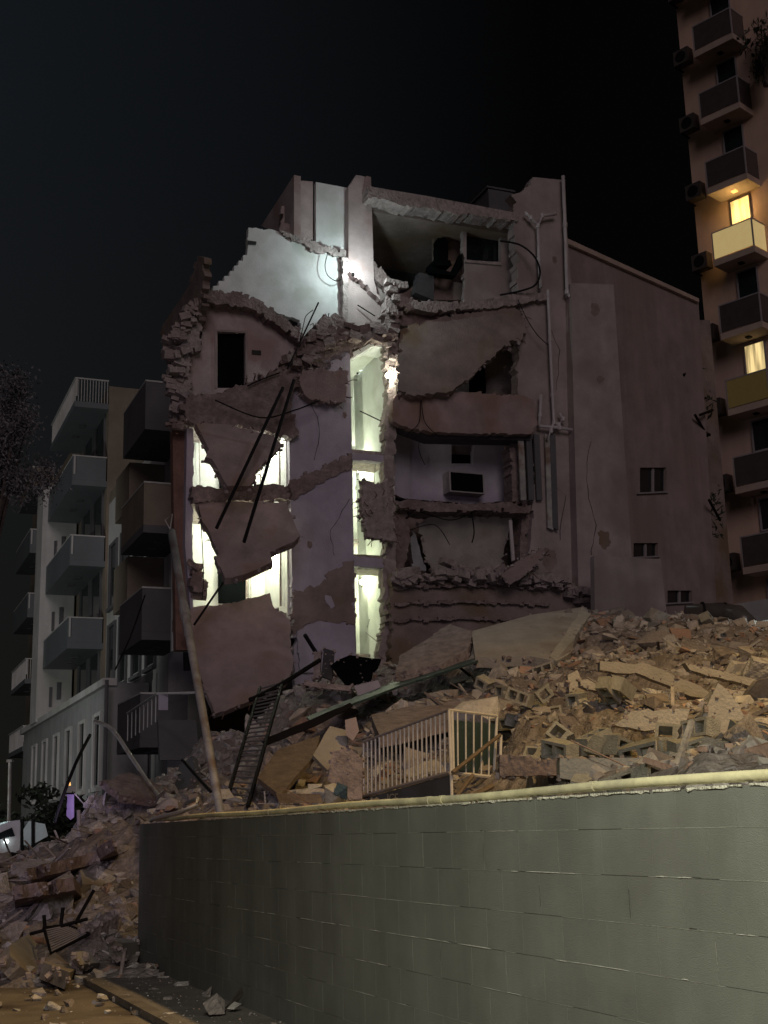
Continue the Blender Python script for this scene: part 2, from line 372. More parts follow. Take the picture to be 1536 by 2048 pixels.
# crumbling edge under the pipe
fm = Mesh(); s = -5.8; pts = []
while s < 8.4: pts.append(s); s += rr.uniform(.012, .05)
prev = None
for s in pts:
    z0 = WT-.006-abs(rr.gauss(0, .0042))-(.006 if s < 0 else 0); t = .003+abs(rr.gauss(0, .003)); cur = [wl(s, .001, z0), wl(s, t, z0+.003), wl(s, t, WT+.001+rr.uniform(0, .003)), wl(s, -.06, WT+.003)]
    if prev and rr.random() < .93: n = len(fm.v); fm.v += prev+cur; fm.f += [(n, n+1, n+5, n+4), (n+1, n+2, n+6, n+5), (n+2, n+3, n+7, n+6)]
    prev = cur
fm.build('crumbling_edge', M['foam'], body)
pp = thing('cream_pipe', wl(0, -.02, WT), 'cream plastic pipe lying along the top edge of the dark wall', 'pipe')
pts = [wl(s, -.035+.012*math.sin(s*.9)+.01*math.sin(s*2.3), WT+.031+.006*math.sin(s*1.7)+(max(0, s-9.6)*.02)) for s in np.linspace(-6, 10.6, 90)]
Mesh().tube(pts, .0225, 14).build('pipe_run', M['cappipe'], pp, smooth=True)
for s in (3.05, 3.2, -.05, 6.4, 1.35):
    i = int((s+6)/16.6*89); a = pts[i]; d = (pts[min(i+1, 89)]-pts[i-1]).normalized()
    Mesh().tube([a-d*.025, a+d*.025], .0255, 14).build('coupling', M['cappipe'], pp, smooth=False)
tag(Mesh().tube([wl(11.0, -.1, WT+.03), wl(10.2, .02, WT+.05), wl(9.4, -.05, WT+.09), wl(8.9, -.09, WT+.15), wl(9.3, -.2, WT+.22), wl(10.6, -.4, WT+.2)], .022, 8).build('bent_hose', M['pipe'], smooth=True), 'pale bent hose curling over the far left end of the grey wall', 'hose')

# ------------------------------------------------------------------ collapsed building
CB = thing('collapsed_building', W(700, 1330, 2)-Vector((0, 0, 5.6)), 'half collapsed concrete apartment block with open lit stairwell and broken rooms', 'building')
def cb(name, m, pts, off=0, th=.2, holes=(), **k): return wallp(name, M[m], pts, off, th, holes, CB, **k)
# roof level wall, left
cb('upper_wall', 'pink', [(586, 360, 's'), (626, 363, 's'), (626, 480), (563, 455), (563, 412, 's'), (584, 412, 's')], .9, .18)
cb('upper_wall', 'white', [(632, 364, 's'), (697, 376, 's'), (697, 372, 's'), (697, 512), (640, 500), (632, 484, 's')], .8, .18)
cb('roof_pier', 'pink', [(697, 372), (712, 350), (742, 354, 's'), (748, 560), (760, 600), (697, 540, 's')], .45, .3, amp=2)
GS = lambda px, py: Pl(*(W(px, py)).xy, -.383, .924)          # plane running back from the front
s1 = GS(588, 360); wallp('side_wall', M['pink'], [(588, 350, 's'), (522, 452), (545, 462), (588, 470, 's')], 0, .2, parent=CB, pl=s1)
s2 = GS(402, 520)
wallp('side_wall', M['brown'], [(396, 512, 's'), (408, 515), (406, 560), (398, 640), (380, 690), (345, 720), (322, 720), (322, 655, 's'), (372, 580)], 0, .2, parent=CB, pl=s2)
# teal lit wall of the top landing
cb('landing_wall', 'white', step([(497, 455), (520, 458), (545, 459), (600, 476), (640, 503), (690, 512), (690, 690), (600, 690), (600, 640), (415, 582, 'b'), (460, 542, 'b'), (495, 500)]), .55, .2, amp=1.2)
cb('stair_band', 'raw', [(402, 580), (470, 583), (520, 600), (575, 640), (622, 680), (610, 690), (555, 650), (500, 616), (402, 604)], .25, .35, amp=2.5, seg=6)
cb('edge_break', 'rawl', [(563, 440), (600, 462), (640, 490), (692, 500), (692, 512), (640, 507), (598, 485), (560, 462)], .45, .2, amp=2.5, seg=6)
# level 4, left wall with the door
cb('corridor_wall', 'pink', [(404, 602), (500, 612), (560, 652), (622, 692), (640, 800), (400, 800), (378, 800, 's'), (380, 700), (404, 690)], .6, .2, holes=[rect(435, 664, 491, 776)], amp=2)
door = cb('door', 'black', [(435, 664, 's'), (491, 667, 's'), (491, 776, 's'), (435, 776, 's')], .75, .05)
cb('door_frame', 'taupe', [(430, 659, 's'), (495, 662, 's'), (495, 776, 's'), (491, 776, 's'), (491, 666, 's'), (434, 663, 's'), (434, 776, 's'), (430, 776, 's')], .57, .05)
cb('exit_sign', 'ink', [(504, 700, 's'), (522, 701, 's'), (522, 709, 's'), (504, 708, 's')], .56, .03)
cb('exit_sign', 'ink', [(496, 481, 's'), (513, 483, 's'), (512, 489, 's'), (496, 488, 's')], .5, .03)
# ragged masonry on the left edge
def ragged(name, m, path, n, sz, off, seed, spread=6, parent=CB):
    r = random.Random(seed); me = Mesh()
    seglen = [math.dist(path[i], path[i+1]) for i in range(len(path)-1)]; tot = sum(seglen)
    for k in range(n):
        t = r.random()*tot; i = 0
        while t > seglen[i] and i < len(seglen)-1: t -= seglen[i]; i += 1
        a, b_ = path[i], path[i+1]; u = t/seglen[i]
        x = a[0]+(b_[0]-a[0])*u+r.gauss(0, spread); y = a[1]+(b_[1]-a[1])*u+r.gauss(0, spread*.7)
        s = sz*r.uniform(.5, 1.5); q = Matrix.Rotation(.393+r.gauss(0, .15), 3, 'Z') @ Matrix.Rotation(r.gauss(0, .25), 3, 'Y') @ Matrix.Rotation(r.gauss(0, .2), 3, 'X')
        me.box(W(x, y, off+r.uniform(-.15, .2)), (s*r.uniform(.8, 1.8), s*r.uniform(.7, 1.2), s*r.uniform(.5, .9)), q)
    return me.build(name, M[m], parent)
ragged('broken_masonry', 'rawl', [(398, 600), (376, 640), (352, 690), (350, 760), (365, 830)], 120, .17, .3, 1, 9)
cb('end_pillar', 'rawl', [(385, 650), (402, 640), (404, 700), (378, 705), (380, 790), (372, 860), (344, 850), (350, 790), (338, 770), (352, 730), (345, 705), (362, 690)], .3, .4, amp=3, seg=7)
cb('end_wall', 'red', [(345, 845, 's'), (376, 850, 's'), (384, 1300, 's'), (352, 1300, 's')], .5, .3)
cb('end_strip', 'lilac', [(374, 855), (387, 858), (388, 980), (385, 1090), (387, 1215), (382, 1230, 's'), (370, 1090, 's')], .25, .25, amp=1.5, seg=14)
ragged('broken_masonry', 'raw', [(390, 1130), (398, 1150), (392, 1185)], 14, .2, .2, 2, 6)
ragged('broken_masonry', 'raw', [(345, 850), (420, 815), (470, 800)], 60, .16, .15, 3, 9)
# centre wall
cb('centre_wall', 'lilac', [(575, 770), (600, 745), (700, 700, 's'), (704, 905, 's'), (708, 1120, 's'), (714, 1345, 's'), (590, 1370), (584, 1150, 's'), (578, 860, 's')], 0, .22, amp=2)
cb('stair_scar', 'raw', [(578, 960), (620, 945), (660, 925), (704, 905), (704, 938), (660, 955), (620, 980), (578, 1000)], -.05, .06, amp=2.5, seg=6)
cb('stair_scar', 'brown', [(584, 1185), (640, 1170), (664, 1140), (708, 1120), (710, 1250), (650, 1242), (610, 1250), (586, 1270)], -.04, .04, amp=3, seg=7)
cb('plaster_patch', 'lilac', [(650, 1190), (662, 1192), (670, 1212), (662, 1218), (652, 1205)], -.07, .04, amp=1)
cb('plaster_patch', 'lilac', [(594, 1262), (640, 1242), (708, 1252, 's'), (712, 1345, 's'), (600, 1345)], -.09, .05, amp=1.5)
# stairwell room
e0, _ = BLD.ez(690, 900); e1, _ = BLD.ez(798, 900)
def zof(px, py, off=0): return BLD.ez(px, py, off)[1]
lv = [zof(740, 1345), zof(740, 1120), zof(740, 905), zof(740, 690)]
inn = Mesh(); inn.fbox(BLD, e0, e1+.1, 3.0, 3.15, lv[0]-1, lv[3]+.4); inn.build('inner_wall', M['white'], CB)
ss = Mesh(); ss.fbox(BLD, e0-.1, e0+.05, .23, 3.0, lv[0]-1, lv[3]+.3); ss.build('inner_wall', M['white'], CB)
ss = Mesh(); ss.fbox(BLD, e1-.12, e1+.05, .5, 3.0, lv[0]-1, lv[3]+.3); ss.build('inner_wall', M['white'], CB)
for k in (1, 2):
    a = Mesh(); a.fbox(BLD, e0+.06, e1-.13, .3, 1.5, lv[k]-.12, lv[k]+.08); a.build('landing', M['rawl'], CB)
    for j in range(4):
        a = Mesh(); a.fbox(BLD, e0+.06, e1-.13, .32+.22*j, 1.4, lv[k]+.083+.07*j, lv[k]+.15+.07*j); a.build('stair_tread', M['rawl'], CB)
cb('landing_edge', 'lilac', [(702, 905), (776, 912), (774, 924), (702, 920)], .05, .25, amp=.8)
cb('landing_edge', 'lilac', [(706, 1112), (776, 1118), (774, 1136), (707, 1133)], .05, .25, amp=.8)
a = Mesh(); a.fbox(BLD, e0+.06, e1-.13, .6, 3.0, lv[3]+.15, lv[3]+.3); a.build('stairwell_ceiling', M['white'], CB)
cb('sloping_soffit', 'white', [(690, 713), (745, 684), (778, 690), (776, 697), (746, 692), (697, 722)], .1, .8, amp=.7)
a = Mesh(); a.fbox(BLD, e0+.06, e1-.13, .3, 3.0, lv[0]-.9, lv[0]-.1); a.build('ground_landing', M['rawl'], CB)
# pier right of the stairwell
cb('stair_pier', 'rawl', [(772, 600), (795, 600), (796, 700), (792, 860), (788, 980), (792, 1130), (786, 1260), (770, 1330), (752, 1330), (770, 1250), (766, 1140), (774, 1090), (768, 930), (776, 760), (770, 690)], -.02, .35, amp=2.5, seg=8)
ragged('broken_masonry', 'rawl', [(783, 560), (787, 640), (783, 760)], 50, .15, .0, 4, 6)
cb('landing_wall', 'taupe', [(690, 505), (704, 480), (740, 530), (785, 590), (785, 700), (690, 690)], .7, .2, amp=2.5)
cb('stair_band', 'raw', [(700, 478), (712, 480), (770, 545), (800, 580), (790, 600), (752, 560), (706, 500)], .5, .3, amp=2.5, seg=6)
cb('end_of_wall', 'rawl', [(684, 515), (696, 515), (697, 600), (691, 660), (683, 655), (687, 590)], .3, .5, amp=1.5)
# top room
cb('roof_slab', 'rawl', [(735, 372, 's'), (860, 393, 's'), (1040, 427, 's'), (1036, 442), (960, 432), (900, 425), (850, 414), (800, 410), (770, 398), (737, 396)], 0, .6, amp=2, seg=8)
r0 = BLD.ez(745, 480)[0]; r1 = BLD.ez(1045, 480)[0]; zt = zof(880, 405)-.3; zb = zof(880, 612)
a = Mesh(); a.fbox(BLD, r0, r1, .61, 4.19, zt-.02, zt+.3); a.build('room_ceiling', M['brown'], CB)
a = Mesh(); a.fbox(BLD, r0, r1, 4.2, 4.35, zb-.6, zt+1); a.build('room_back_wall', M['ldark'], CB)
a = Mesh(); a.fbox(BLD, r0-.15, r0+.05, .8, 4.2, zb-.4, zt-.03); a.build('room_side_wall', M['taupe'], CB)
cb('room_partition', 'brown', [(868, 432, 's'), (932, 440, 's'), (932, 600), (868, 600, 's')], 1.6, .15, amp=1)
cb('front_wall', 'taupe', [(925, 436, 's'), (1035, 438, 's'), (1040, 600), (930, 602)], .9, .18, holes=[rect(933, 447, 1002, 523)], amp=1.5)
cb('window', 'glass', [(930, 444, 's'), (1005, 446, 's'), (1005, 526, 's'), (930, 524, 's')], 1.15, .04)
cb('window_sill', 'rawl', [(930, 519, 's'), (1004, 525, 's'), (1004, 530, 's'), (930, 524, 's')], .84, .1)
cb('spandrel', 'brown', [(762, 565), (800, 590), (868, 548, 's'), (872, 600), (770, 600)], 2.0, .2)
cb('floor_slab', 'rawl', [(782, 582), (830, 600), (880, 603), (960, 600), (1030, 586), (1095, 588), (1096, 600), (1050, 606), (990, 616), (940, 618), (860, 624), (800, 612)], -.1, 1.4, amp=2, seg=7)
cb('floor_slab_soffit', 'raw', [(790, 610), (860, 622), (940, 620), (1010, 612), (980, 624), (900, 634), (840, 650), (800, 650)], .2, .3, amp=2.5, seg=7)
# right block wall with the pipes
cb('pipe_wall', 'taupe', [(1026, 410), (1040, 385), (1062, 370), (1066, 354, 's'), (1126, 360, 's'), (1142, 565, 's'), (1148, 800, 's'), (1170, 1250, 's'), (1040, 1250, 's'), (1062, 1080), (1072, 880), (1040, 870), (1035, 780), (1038, 600)], .1, .4, amp=2.5)
cb('front_wall', 'taupe', [(1142, 566, 's'), (1227, 569, 's'), (1264, 1120, 's'), (1272, 1290, 's'), (1160, 1290, 's'), (1147, 800, 's')], -.25, .5)
cb('low_wall', 'taupe', [(1188, 1112, 's'), (1322, 1118, 's'), (1336, 1250, 's'), (1190, 1250, 's')], -2.2, .2)
CP = Pl(*(BLD.at(1143, 487, 1.2)).xy, .75, .66)
side = wallp('long_side_wall', M['sidew'], [(1120, 475, 's'), (1397, 602, 's'), (1440, 1330, 's'), (1150, 1330, 's')], 0, .3, parent=CB, pl=CP,
      holes=[rect(1280, 935, 1333, 985), rect(1267, 1086, 1316, 1114), rect(1335, 1181, 1384, 1206)])
wallp('parapet', M['towerslab'], [(1116, 468, 's'), (1398, 597, 's'), (1398, 604, 's'), (1116, 478, 's')], -.12, .12, parent=CB, pl=CP)
for x0, y0, x1, y1 in ((1280, 935, 1333, 985), (1267, 1086, 1316, 1114), (1335, 1181, 1384, 1206)):
    w = wallp('window', M['glass'], [(x0-2, y0-2, 's'), (x1+2, y0-2, 's'), (x1+2, y1+2, 's'), (x0-2, y1+2, 's')], .12, .04, parent=CB, pl=CP)
    wallp('window_bar', M['trim'], [((x0+x1)/2-2, y0, 's'), ((x0+x1)/2+2, y0, 's'), ((x0+x1)/2+2, y1, 's'), ((x0+x1)/2-2, y1, 's')], .06, .05, parent=w, pl=CP)
    wallp('window_sill', M['trim'], [(x0-4, y1, 's'), (x1+4, y1-3, 's'), (x1+4, y1, 's'), (x0-4, y1+3, 's')], -.08, .07, parent=w, pl=CP)
# level 4 right
cb('room_wall', 'taupe', [(900, 610), (1045, 600), (1060, 790), (790, 800), (790, 640)], 1.6, .2, holes=[rect(1031, 668, 1056, 733)], amp=1.5)
cb('window', 'glass', [(1028, 664, 's'), (1060, 664, 's'), (1060, 738, 's'), (1028, 738, 's')], 1.75, .04)
cb('window_frame', 'rail', [(1028, 690, 's'), (1034, 686, 's'), (1036, 734, 's'), (1029, 736, 's')], 1.5, .05)
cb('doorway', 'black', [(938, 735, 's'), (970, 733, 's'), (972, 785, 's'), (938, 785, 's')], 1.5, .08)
cb('doorway', 'lilac', [(915, 755, 's'), (938, 745, 's'), (938, 785, 's'), (915, 785, 's')], 1.5, .08)
# balcony fascia, room 3
cb('fascia', 'slab', [(786, 800), (800, 783), (830, 780), (950, 785), (1045, 790), (1068, 800), (1075, 850), (1062, 868), (960, 868), (860, 864), (800, 850), (786, 840)], -.35, .25, amp=1.5)
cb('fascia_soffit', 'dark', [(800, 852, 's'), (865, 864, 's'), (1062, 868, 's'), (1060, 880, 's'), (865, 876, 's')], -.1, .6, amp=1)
cb('bedroom_wall', 'lilac', [(818, 865, 's'), (1024, 868, 's'), (1026, 1003), (940, 1008), (818, 998)], 1.3, .2, holes=[rect(903, 889, 947, 927)], amp=1)
cb('bedroom_wall', 'lilac', [(786, 860, 's'), (819, 864, 's'), (819, 998), (800, 994), (786, 985)], 1.15, .15, amp=1)
cb('window_recess', 'brown', [(900, 886, 's'), (950, 888, 's'), (950, 930, 's'), (900, 930, 's')], 1.7, .05)
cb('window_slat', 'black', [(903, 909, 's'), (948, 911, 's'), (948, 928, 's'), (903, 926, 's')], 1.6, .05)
ac = Mesh(); ea, za = BLD.ez(898, 985, .9); eb, zb2 = BLD.ez(966, 948, .9); ac.fbox(BLD, ea, eb, .85, 1.3, za+.02, zb2); a = ac.build('air_conditioner', M['acm'], CB)
a = Mesh(); a.fbox(BLD, ea+.05, eb-.05, .83, .85, za+.06, zb2-.04); a.build('air_conditioner_grille', M['black'], CB)
cb('corner_pier', 'raw', [(1022, 866), (1055, 870), (1062, 1000), (1056, 1130), (1040, 1130), (1044, 1010), (1024, 1004)], .3, .5, amp=2.5)
for x in (1036, 1052, 1068, 1090, 1100): cb('corrugated_strip', 'galv' if x in (1036, 1090) else 'ldark', [(x, 868, 's'), (x+11, 869, 's'), (x+17, 1060 if x > 1080 else 1000), (x+6, 1055 if x > 1080 else 1000, 's')], -.02-(x % 3)*.02, .06, amp=1)
# room 2
cb('floor_slab', 'raw', [(786, 1000), (830, 1000), (940, 1008), (1020, 1004), (1062, 1010), (1060, 1026), (960, 1020), (880, 1024), (800, 1016)], -.05, .9, amp=2, seg=7)
cb('room_wall', 'brown', [(790, 1015), (1058, 1015), (1050, 1150), (790, 1165)], 1.8, .2, amp=2)
cb('torn_curtain', 'curtain', [(824, 1060), (832, 1070), (842, 1110), (852, 1142), (826, 1142), (822, 1100)], .9, .03, amp=2)
cb('hanging_pipe', 'pipe', [(1018, 1040, 's'), (1024, 1040, 's'), (1030, 1120, 's'), (1024, 1122, 's')], .2, .05, amp=1)
cb('room_side', 'raw', [(786, 1010), (812, 1020), (822, 1080), (800, 1150), (786, 1130)], .3, .3, amp=3)
# masonry base under room 2
cb('masonry_base', 'brown', [(782, 1145), (860, 1150), (1000, 1150), (1060, 1150), (1188, 1190), (1188, 1330), (782, 1345)], -.3, .6, amp=3)
ragged('base_rubble', 'rawl', [(790, 1158), (900, 1148), (1010, 1150), (1090, 1160), (1180, 1190)], 170, .2, -.5, 5, 9)
for y in (1172, 1205, 1238): cb('masonry_ledge', 'raw', [(790, y), (930, y-5), (1100, y+2), (1100, y+7), (930, y), (790, y+6)], -.42, .12, amp=2)
# rear closure
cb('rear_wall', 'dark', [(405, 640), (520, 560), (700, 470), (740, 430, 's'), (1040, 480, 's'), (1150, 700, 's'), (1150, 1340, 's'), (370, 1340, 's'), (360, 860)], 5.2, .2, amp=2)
# left rooms
l0 = BLD.ez(386, 1000)[0]; l1 = BLD.ez(582, 1000)[0]
zl = [zof(480, 1218), zof(480, 1012), zof(480, 850)]
a = Mesh(); a.fbox(BLD, l0+.02, l1+.1, 2.2, 2.4, zl[0]-.8, zl[2]+.4); a.build('inner_wall', M['white'], CB)
a = Mesh(); a.fbox(BLD, l0+.02, l0+.12, .55, 2.19, zl[0]-.3, zl[2]+.4); a.build('inner_wall', M['white'], CB)
a = Mesh(); a.fbox(BLD, l1-.05, l1+.1, .23, 2.2, zl[0]-.3, zl[2]+.4); a.build('inner_wall', M['white'], CB)
for z0, z1 in ((zl[1]-.02, zl[1]+.2), (zl[0]-.3, zl[0]), (zl[2]+.1, zl[2]+.3)):
    a = Mesh(); a.fbox(BLD, l0, l1-.06, .3, 2.19, z0, z1); a.build('room_floor', M['rawl'], CB)
cb('floor_beam', 'raw', [(384, 972), (450, 976), (520, 968), (580, 972), (582, 998), (520, 1002), (460, 1000), (386, 1006)], -.05, .4, amp=2, seg=7)
for x0, y0, x1, y1 in ((440, 885, 490, 975), (438, 1098, 492, 1206)):
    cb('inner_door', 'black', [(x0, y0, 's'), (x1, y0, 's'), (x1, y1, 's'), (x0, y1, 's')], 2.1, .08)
    cb('inner_door_frame', 'rawl', [(x1, y0, 's'), (x1+4, y0, 's'), (x1+4, y1, 's'), (x1, y1, 's')], 2.05, .12)
for x in (558, 566, 573): cb('door_jamb', 'rawl' if x != 566 else 'white', [(x, 860, 's'), (x+6, 862, 's'), (x+8, 1212, 's'), (x+2, 1212, 's')], .28+(573-x)*.03, .05)
# lamps fixed on the walls
def bulb(px, py, off, r, m, power, col, name='wall_lamp', soft=.06, fwd=0):
    p = W(px, py, off); a = Mesh(); n = 8
    pts = []
    for i in range(5): pts.append(p+Vector((0, 0, (i-2)*r*.5)))
    g = a.tube(pts, [r*.4, r*.85, r, r*.85, r*.4], 10).build(name, M[m], CB, smooth=True)
    b = Mesh(); b.tube([p+Vector((0, 0, -r*1.1)), p+Vector((0, 0, -r*2.2))], r*.45, 8).build('lamp_holder', M['blackm'], g)
    q = p - BLD.g*(r*2.5+fwd)
    lamp(name+'_light', 'POINT', q, power, col, shadow_soft_size=soft)
bulb(706, 538, .16, .095, 'bulbw', 95, (.80, 1, .98), fwd=.5)
bulb(776, 751, -.12, .075, 'bulby', 30, (1, 1, .80))
bulb(715, 738, 2.6, .07, 'bulbs', 210, (.86, 1, .90))
bulb(717, 939, 2.5, .07, 'bulbs', 125, (.90, 1, .70))
bulb(724, 1164, 2.5, .07, 'bulbs', 125, (.92, 1, .62))
for (x, y, pw, c) in ((520, 900, 80, (.92, 1, .82)), (470, 880, 55, (.92, 1, .82)), (470, 1050, 95, (.93, 1, .74)), (540, 1120, 70, (.95, 1, .70))):
    lamp('room_ceiling_light', 'POINT', W(x, y, 1.2), pw, c, shadow_soft_size=.08)
def crack(pts, off, seed=0):
    r_ = random.Random(seed); q = []
    for i in range(len(pts)-1):
        for k in range(5): t = k/5; q.append((pts[i][0]+(pts[i+1][0]-pts[i][0])*t+r_.gauss(0, 1.6), pts[i][1]+(pts[i+1][1]-pts[i][1])*t+r_.gauss(0, 1.6)))
    q.append(pts[-1]); l = [(x+r_.uniform(.5, 1.4), y+.4) for x, y in q]
    me = Mesh(); me.prism([[BLD.at(x, y, off) for x, y in q+l[::-1]]], BLD.g*.004); me.build('wall_crack', M['crack'], CB)
crack([(1180, 880), (1172, 960), (1190, 1050), (1182, 1110)], -.258, 1); crack([(1090, 640), (1120, 700), (1112, 780)], .09, 2); crack([(1060, 930), (1130, 990), (1120, 1080)], .09, 3)
crack([(620, 800), (640, 860), (628, 920)], -.008, 4); crack([(700, 1000), (660, 1060), (668, 1110)], -.008, 5)
for (x, y, s_) in ((1190, 620, 14), (1210, 1080, 20), (1110, 520, 8), (1100, 1120, 24), (1200, 760, 9), (620, 1090, 8), (690, 830, 7)):
    cb('peeled_patch', 'brown' if x > 800 else 'raw', [(x-s_*.5, y-s_), (x+s_*.4, y-s_*.8), (x+s_*.6, y+s_*.3), (x, y+s_), (x-s_*.6, y+s_*.4)], (-.256 if x > 1145 else (.094 if x > 800 else -.006)), .004, amp=1.5, seg=5)
# writing sprayed on the stairwell wall and panel
def text(s, px, py, off, size, m, pl=BLD, parent=CB, rotz=None, name='sprayed_letters', lean=0):
    d = bpy.data.curves.new(name, 'FONT'); d.body = s; d.size = size; d.extrude = .002; d.materials.append(M[m])
    o = bpy.data.objects.new(name, d); COL.objects.link(o)
    o.rotation_euler = (math.pi/2, lean, math.atan2(pl.e.y, pl.e.x)); loc = pl.at(px, py, off); o.parent = parent; o.location = loc-parent_loc(parent)
    bpy.context.view_layer.update(); me_ = bpy.data.meshes.new_from_object(o.evaluated_get(bpy.context.evaluated_depsgraph_get())); l_, r_ = o.location.copy(), o.rotation_euler.copy(); bpy.data.objects.remove(o)
    o = bpy.data.objects.new(name, me_); COL.objects.link(o); o.parent = parent; o.location = l_; o.rotation_euler = r_
    if not me_.materials: me_.materials.append(M[m])
    return o
a = Mesh(); ec_ = BLD.ez(755, 900, 2.3)[0]; a.fbox(BLD, ec_, e1-.12, 2.3, 2.98, lv[0]-1, lv[3]+.14); a.build('inner_corner', M['white'], CB)
cb('torn_plaster', 'wood', [(738, 1228), (752, 1218), (760, 1216), (748, 1240), (744, 1262), (750, 1290), (746, 1320), (738, 1322), (736, 1290), (734, 1262), (732, 1240)], 2.94, .03, amp=2, seg=6)
cb('skirting', 'rawl', [(700, 1306, 's'), (790, 1312, 's'), (790, 1318, 's'), (700, 1312, 's')], 2.2, .05)
for (x0, y0, x1, y1) in ((700, 1085, 770, 1089), (700, 1078, 752, 1081), (700, 898, 760, 901)): cb('wall_trim', 'rawl', [(x0, y0, 's'), (x1, y0+2, 's'), (x1, y1+2, 's'), (x0, y1, 's')], 2.9, .05)
for (pts_) in ([(757, 918), (756, 960), (750, 975)], [(760, 920), (758, 950)], [(700, 1180), (712, 1290)], [(768, 770), (766, 810), (758, 818)], [(754, 1140), (754, 1325)], [(735, 1255), (738, 1240), (748, 1228)]):
    Mesh().tube([W(x, y, 2.2) for x, y in pts_], .010, 5).build('loose_wire', M['ldark'], CB)
for (x0, y0, x1, y1) in ((398, 880, 400, 970), (500, 1035, 502, 1200), (520, 880, 521, 968)): Mesh().tube([W(x0, y0, 2.1), W(x1, y1, 2.1)], .014, 5).build('wall_conduit', M['rawl'], CB)
text('BC', 720, 1213, 2.96, .19, 'ink'); text('BD', 710, 979, 2.96, .17, 'ink', lean=.0)
text('N', 712, 777, 2.96, .16, 'ink')

# ------------------------------------------------------------------ hanging slabs (each its own thing)
def slabt(name, m, pts, offs, th, label, cat='slab', amp=2.2, seg=8, group=None, ext=None):
    pj = jag(pts, amp, seg, int(pts[0][1]), .25); base = [(p[0], p[1]) for p in pts]
    def interp(x, y):
        ws = [1/((x-a)**2+(y-b_)**2+30)**1.0 for a, b_ in base]; return sum(w*o for w, o in zip(ws, offs))/sum(ws)
    # plane fitted to the corner points so the slab stays flat
    A = np.array([[*W(p[0], p[1], o)] for p, o in zip(base, offs)]); c = A.mean(0); u, s_, vt = np.linalg.svd(A-c); n = Vector(vt[2]); c = Vector(c)
    if n.y < 0: n = -n
    def hit(x, y): w = P(x, y, 1)-CAM; return CAM+w*((c-CAM).dot(n)/w.dot(n))
    me = Mesh(); me.prism([[hit(x, y) for x, y in pj]], n*th)
    ob = me.build(name, M[m]); rq = random.Random(int(pts[0][0]*7+pts[0][1])); cr0 = Mesh(); cx = sum(p[0] for p in base)/len(base); cy = sum(p[1] for p in base)/len(base)
    for _ in range(9):
        x, y = pj[rq.randrange(len(pj))]; a = hit(x-(x-cx)*.06, y-(y-cy)*.06)+n*th*.5; dx, dy = (x-cx), (y-cy); l = math.hypot(dx, dy)+1; k = rq.uniform(6, 20)
        b1 = hit(x+dx/l*k*.5+rq.gauss(0, 2), y+dy/l*k*.5+rq.gauss(0, 2)); b2 = hit(x+dx/l*k+rq.gauss(0, 3), y+dy/l*k+rq.uniform(-2, 8)); Mesh().tube([a, b1, b2], .011, 5).build('rebar', M['rust'], ob)
    for _ in range(60):
        x, y = pj[rq.randrange(len(pj))]; c0 = hit(x+rq.gauss(0, 2), y+rq.gauss(0, 2))+n*th*rq.uniform(0, 1); q_ = rq.uniform(.03, .10); cr0.box(c0, (q_, q_*rq.uniform(.5, 1), q_*rq.uniform(.4, 1)), Matrix.Rotation(rq.uniform(0, 3), 3, 'X') @ Matrix.Rotation(rq.uniform(0, 3), 3, 'Z'))
    cr0.build('broken_rim', M['rawl'], ob)['kind'] = 'stuff'
    return tag(ob, label, cat, group)
    return tag(me.build(name, M[m]), label, cat, group)
slabt('hanging_slab', 'slab', [(392, 846), (450, 848), (548, 872), (564, 890), (510, 944), (513, 956), (500, 972), (455, 972), (424, 918), (411, 914), (418, 898)], [-.3, -.3, -.3, -.3, -.9, -1.1, -1.3, -1.3, -.9, -.9, -.7], .2, 'brown triangular slab hanging in the upper lit room beside the black bars', amp=1.0, seg=16)
slabt('hanging_slab', 'slab', [(391, 1006), (470, 1003), (572, 1004), (600, 1070), (590, 1082), (540, 1104), (546, 1124), (488, 1149), (450, 1156), (430, 1114), (438, 1108)], [-.1, -.1, -.1, -1.2, -1.3, -1.4, -1.5, -1.6, -1.6, -1.1, -1.0], .22, 'large pointed brown slab hanging in front of the lower lit room', amp=1.0, seg=16)
slabt('hanging_slab', 'slab', [(386, 1214), (470, 1206), (540, 1186), (546, 1212), (580, 1240), (586, 1330), (572, 1366), (500, 1402), (430, 1428), (398, 1350), (366, 1240)], [-.2, -.2, -.2, -.2, -.5, -1.3, -1.5, -1.6, -1.7, -1.1, -.3], .2, 'broad brown slab tilted down to the rubble below the lit rooms', amp=1.4, seg=13)
slabt('drooping_slab', 'raw', [(372, 795), (430, 788), (500, 765), (560, 735), (600, 752), (580, 800), (598, 868), (585, 878), (540, 862), (450, 850), (388, 848), (370, 830)], [-.2]*12, .3, 'sagging layered floor slab above the upper lit room with torn edge', amp=4)
slabt('drooping_slab', 'slab', [(604, 742), (640, 738), (698, 742), (690, 800), (675, 805), (625, 800), (608, 788), (600, 768)], [-.3]*8, .3, 'small sagging slab over the lilac wall left of the stairwell', amp=2)
slabt('broken_ceiling', 'brown', [(800, 660), (860, 640), (960, 618), (1028, 606), (1052, 640), (1046, 676), (1000, 700), (905, 782), (840, 790), (796, 780)], [.0]*5+[-.4, -.4, -.7, -.7, -.5], .18, 'large dusty ceiling slab sloping across the fourth floor room', amp=3)
for i, (dx, dy) in enumerate(((0, 0), (6, 32), (10, 58))):
    slabt('stair_flight', 'rawl', [(724+dx*.8, 990+dy-30*(i == 0)), (752, 968+dy*.9), (775, 960+dy*.9), (786, 1000+dy*.7), (790, 1024+dy), (726+dx, 1030+dy*.75)], [-.2-.1*i]*6, .25, ['uppermost', 'middle', 'lowest'][i]+' of three broken stair pieces stacked beside the lit stairwell', 'stair flight', amp=1.2)
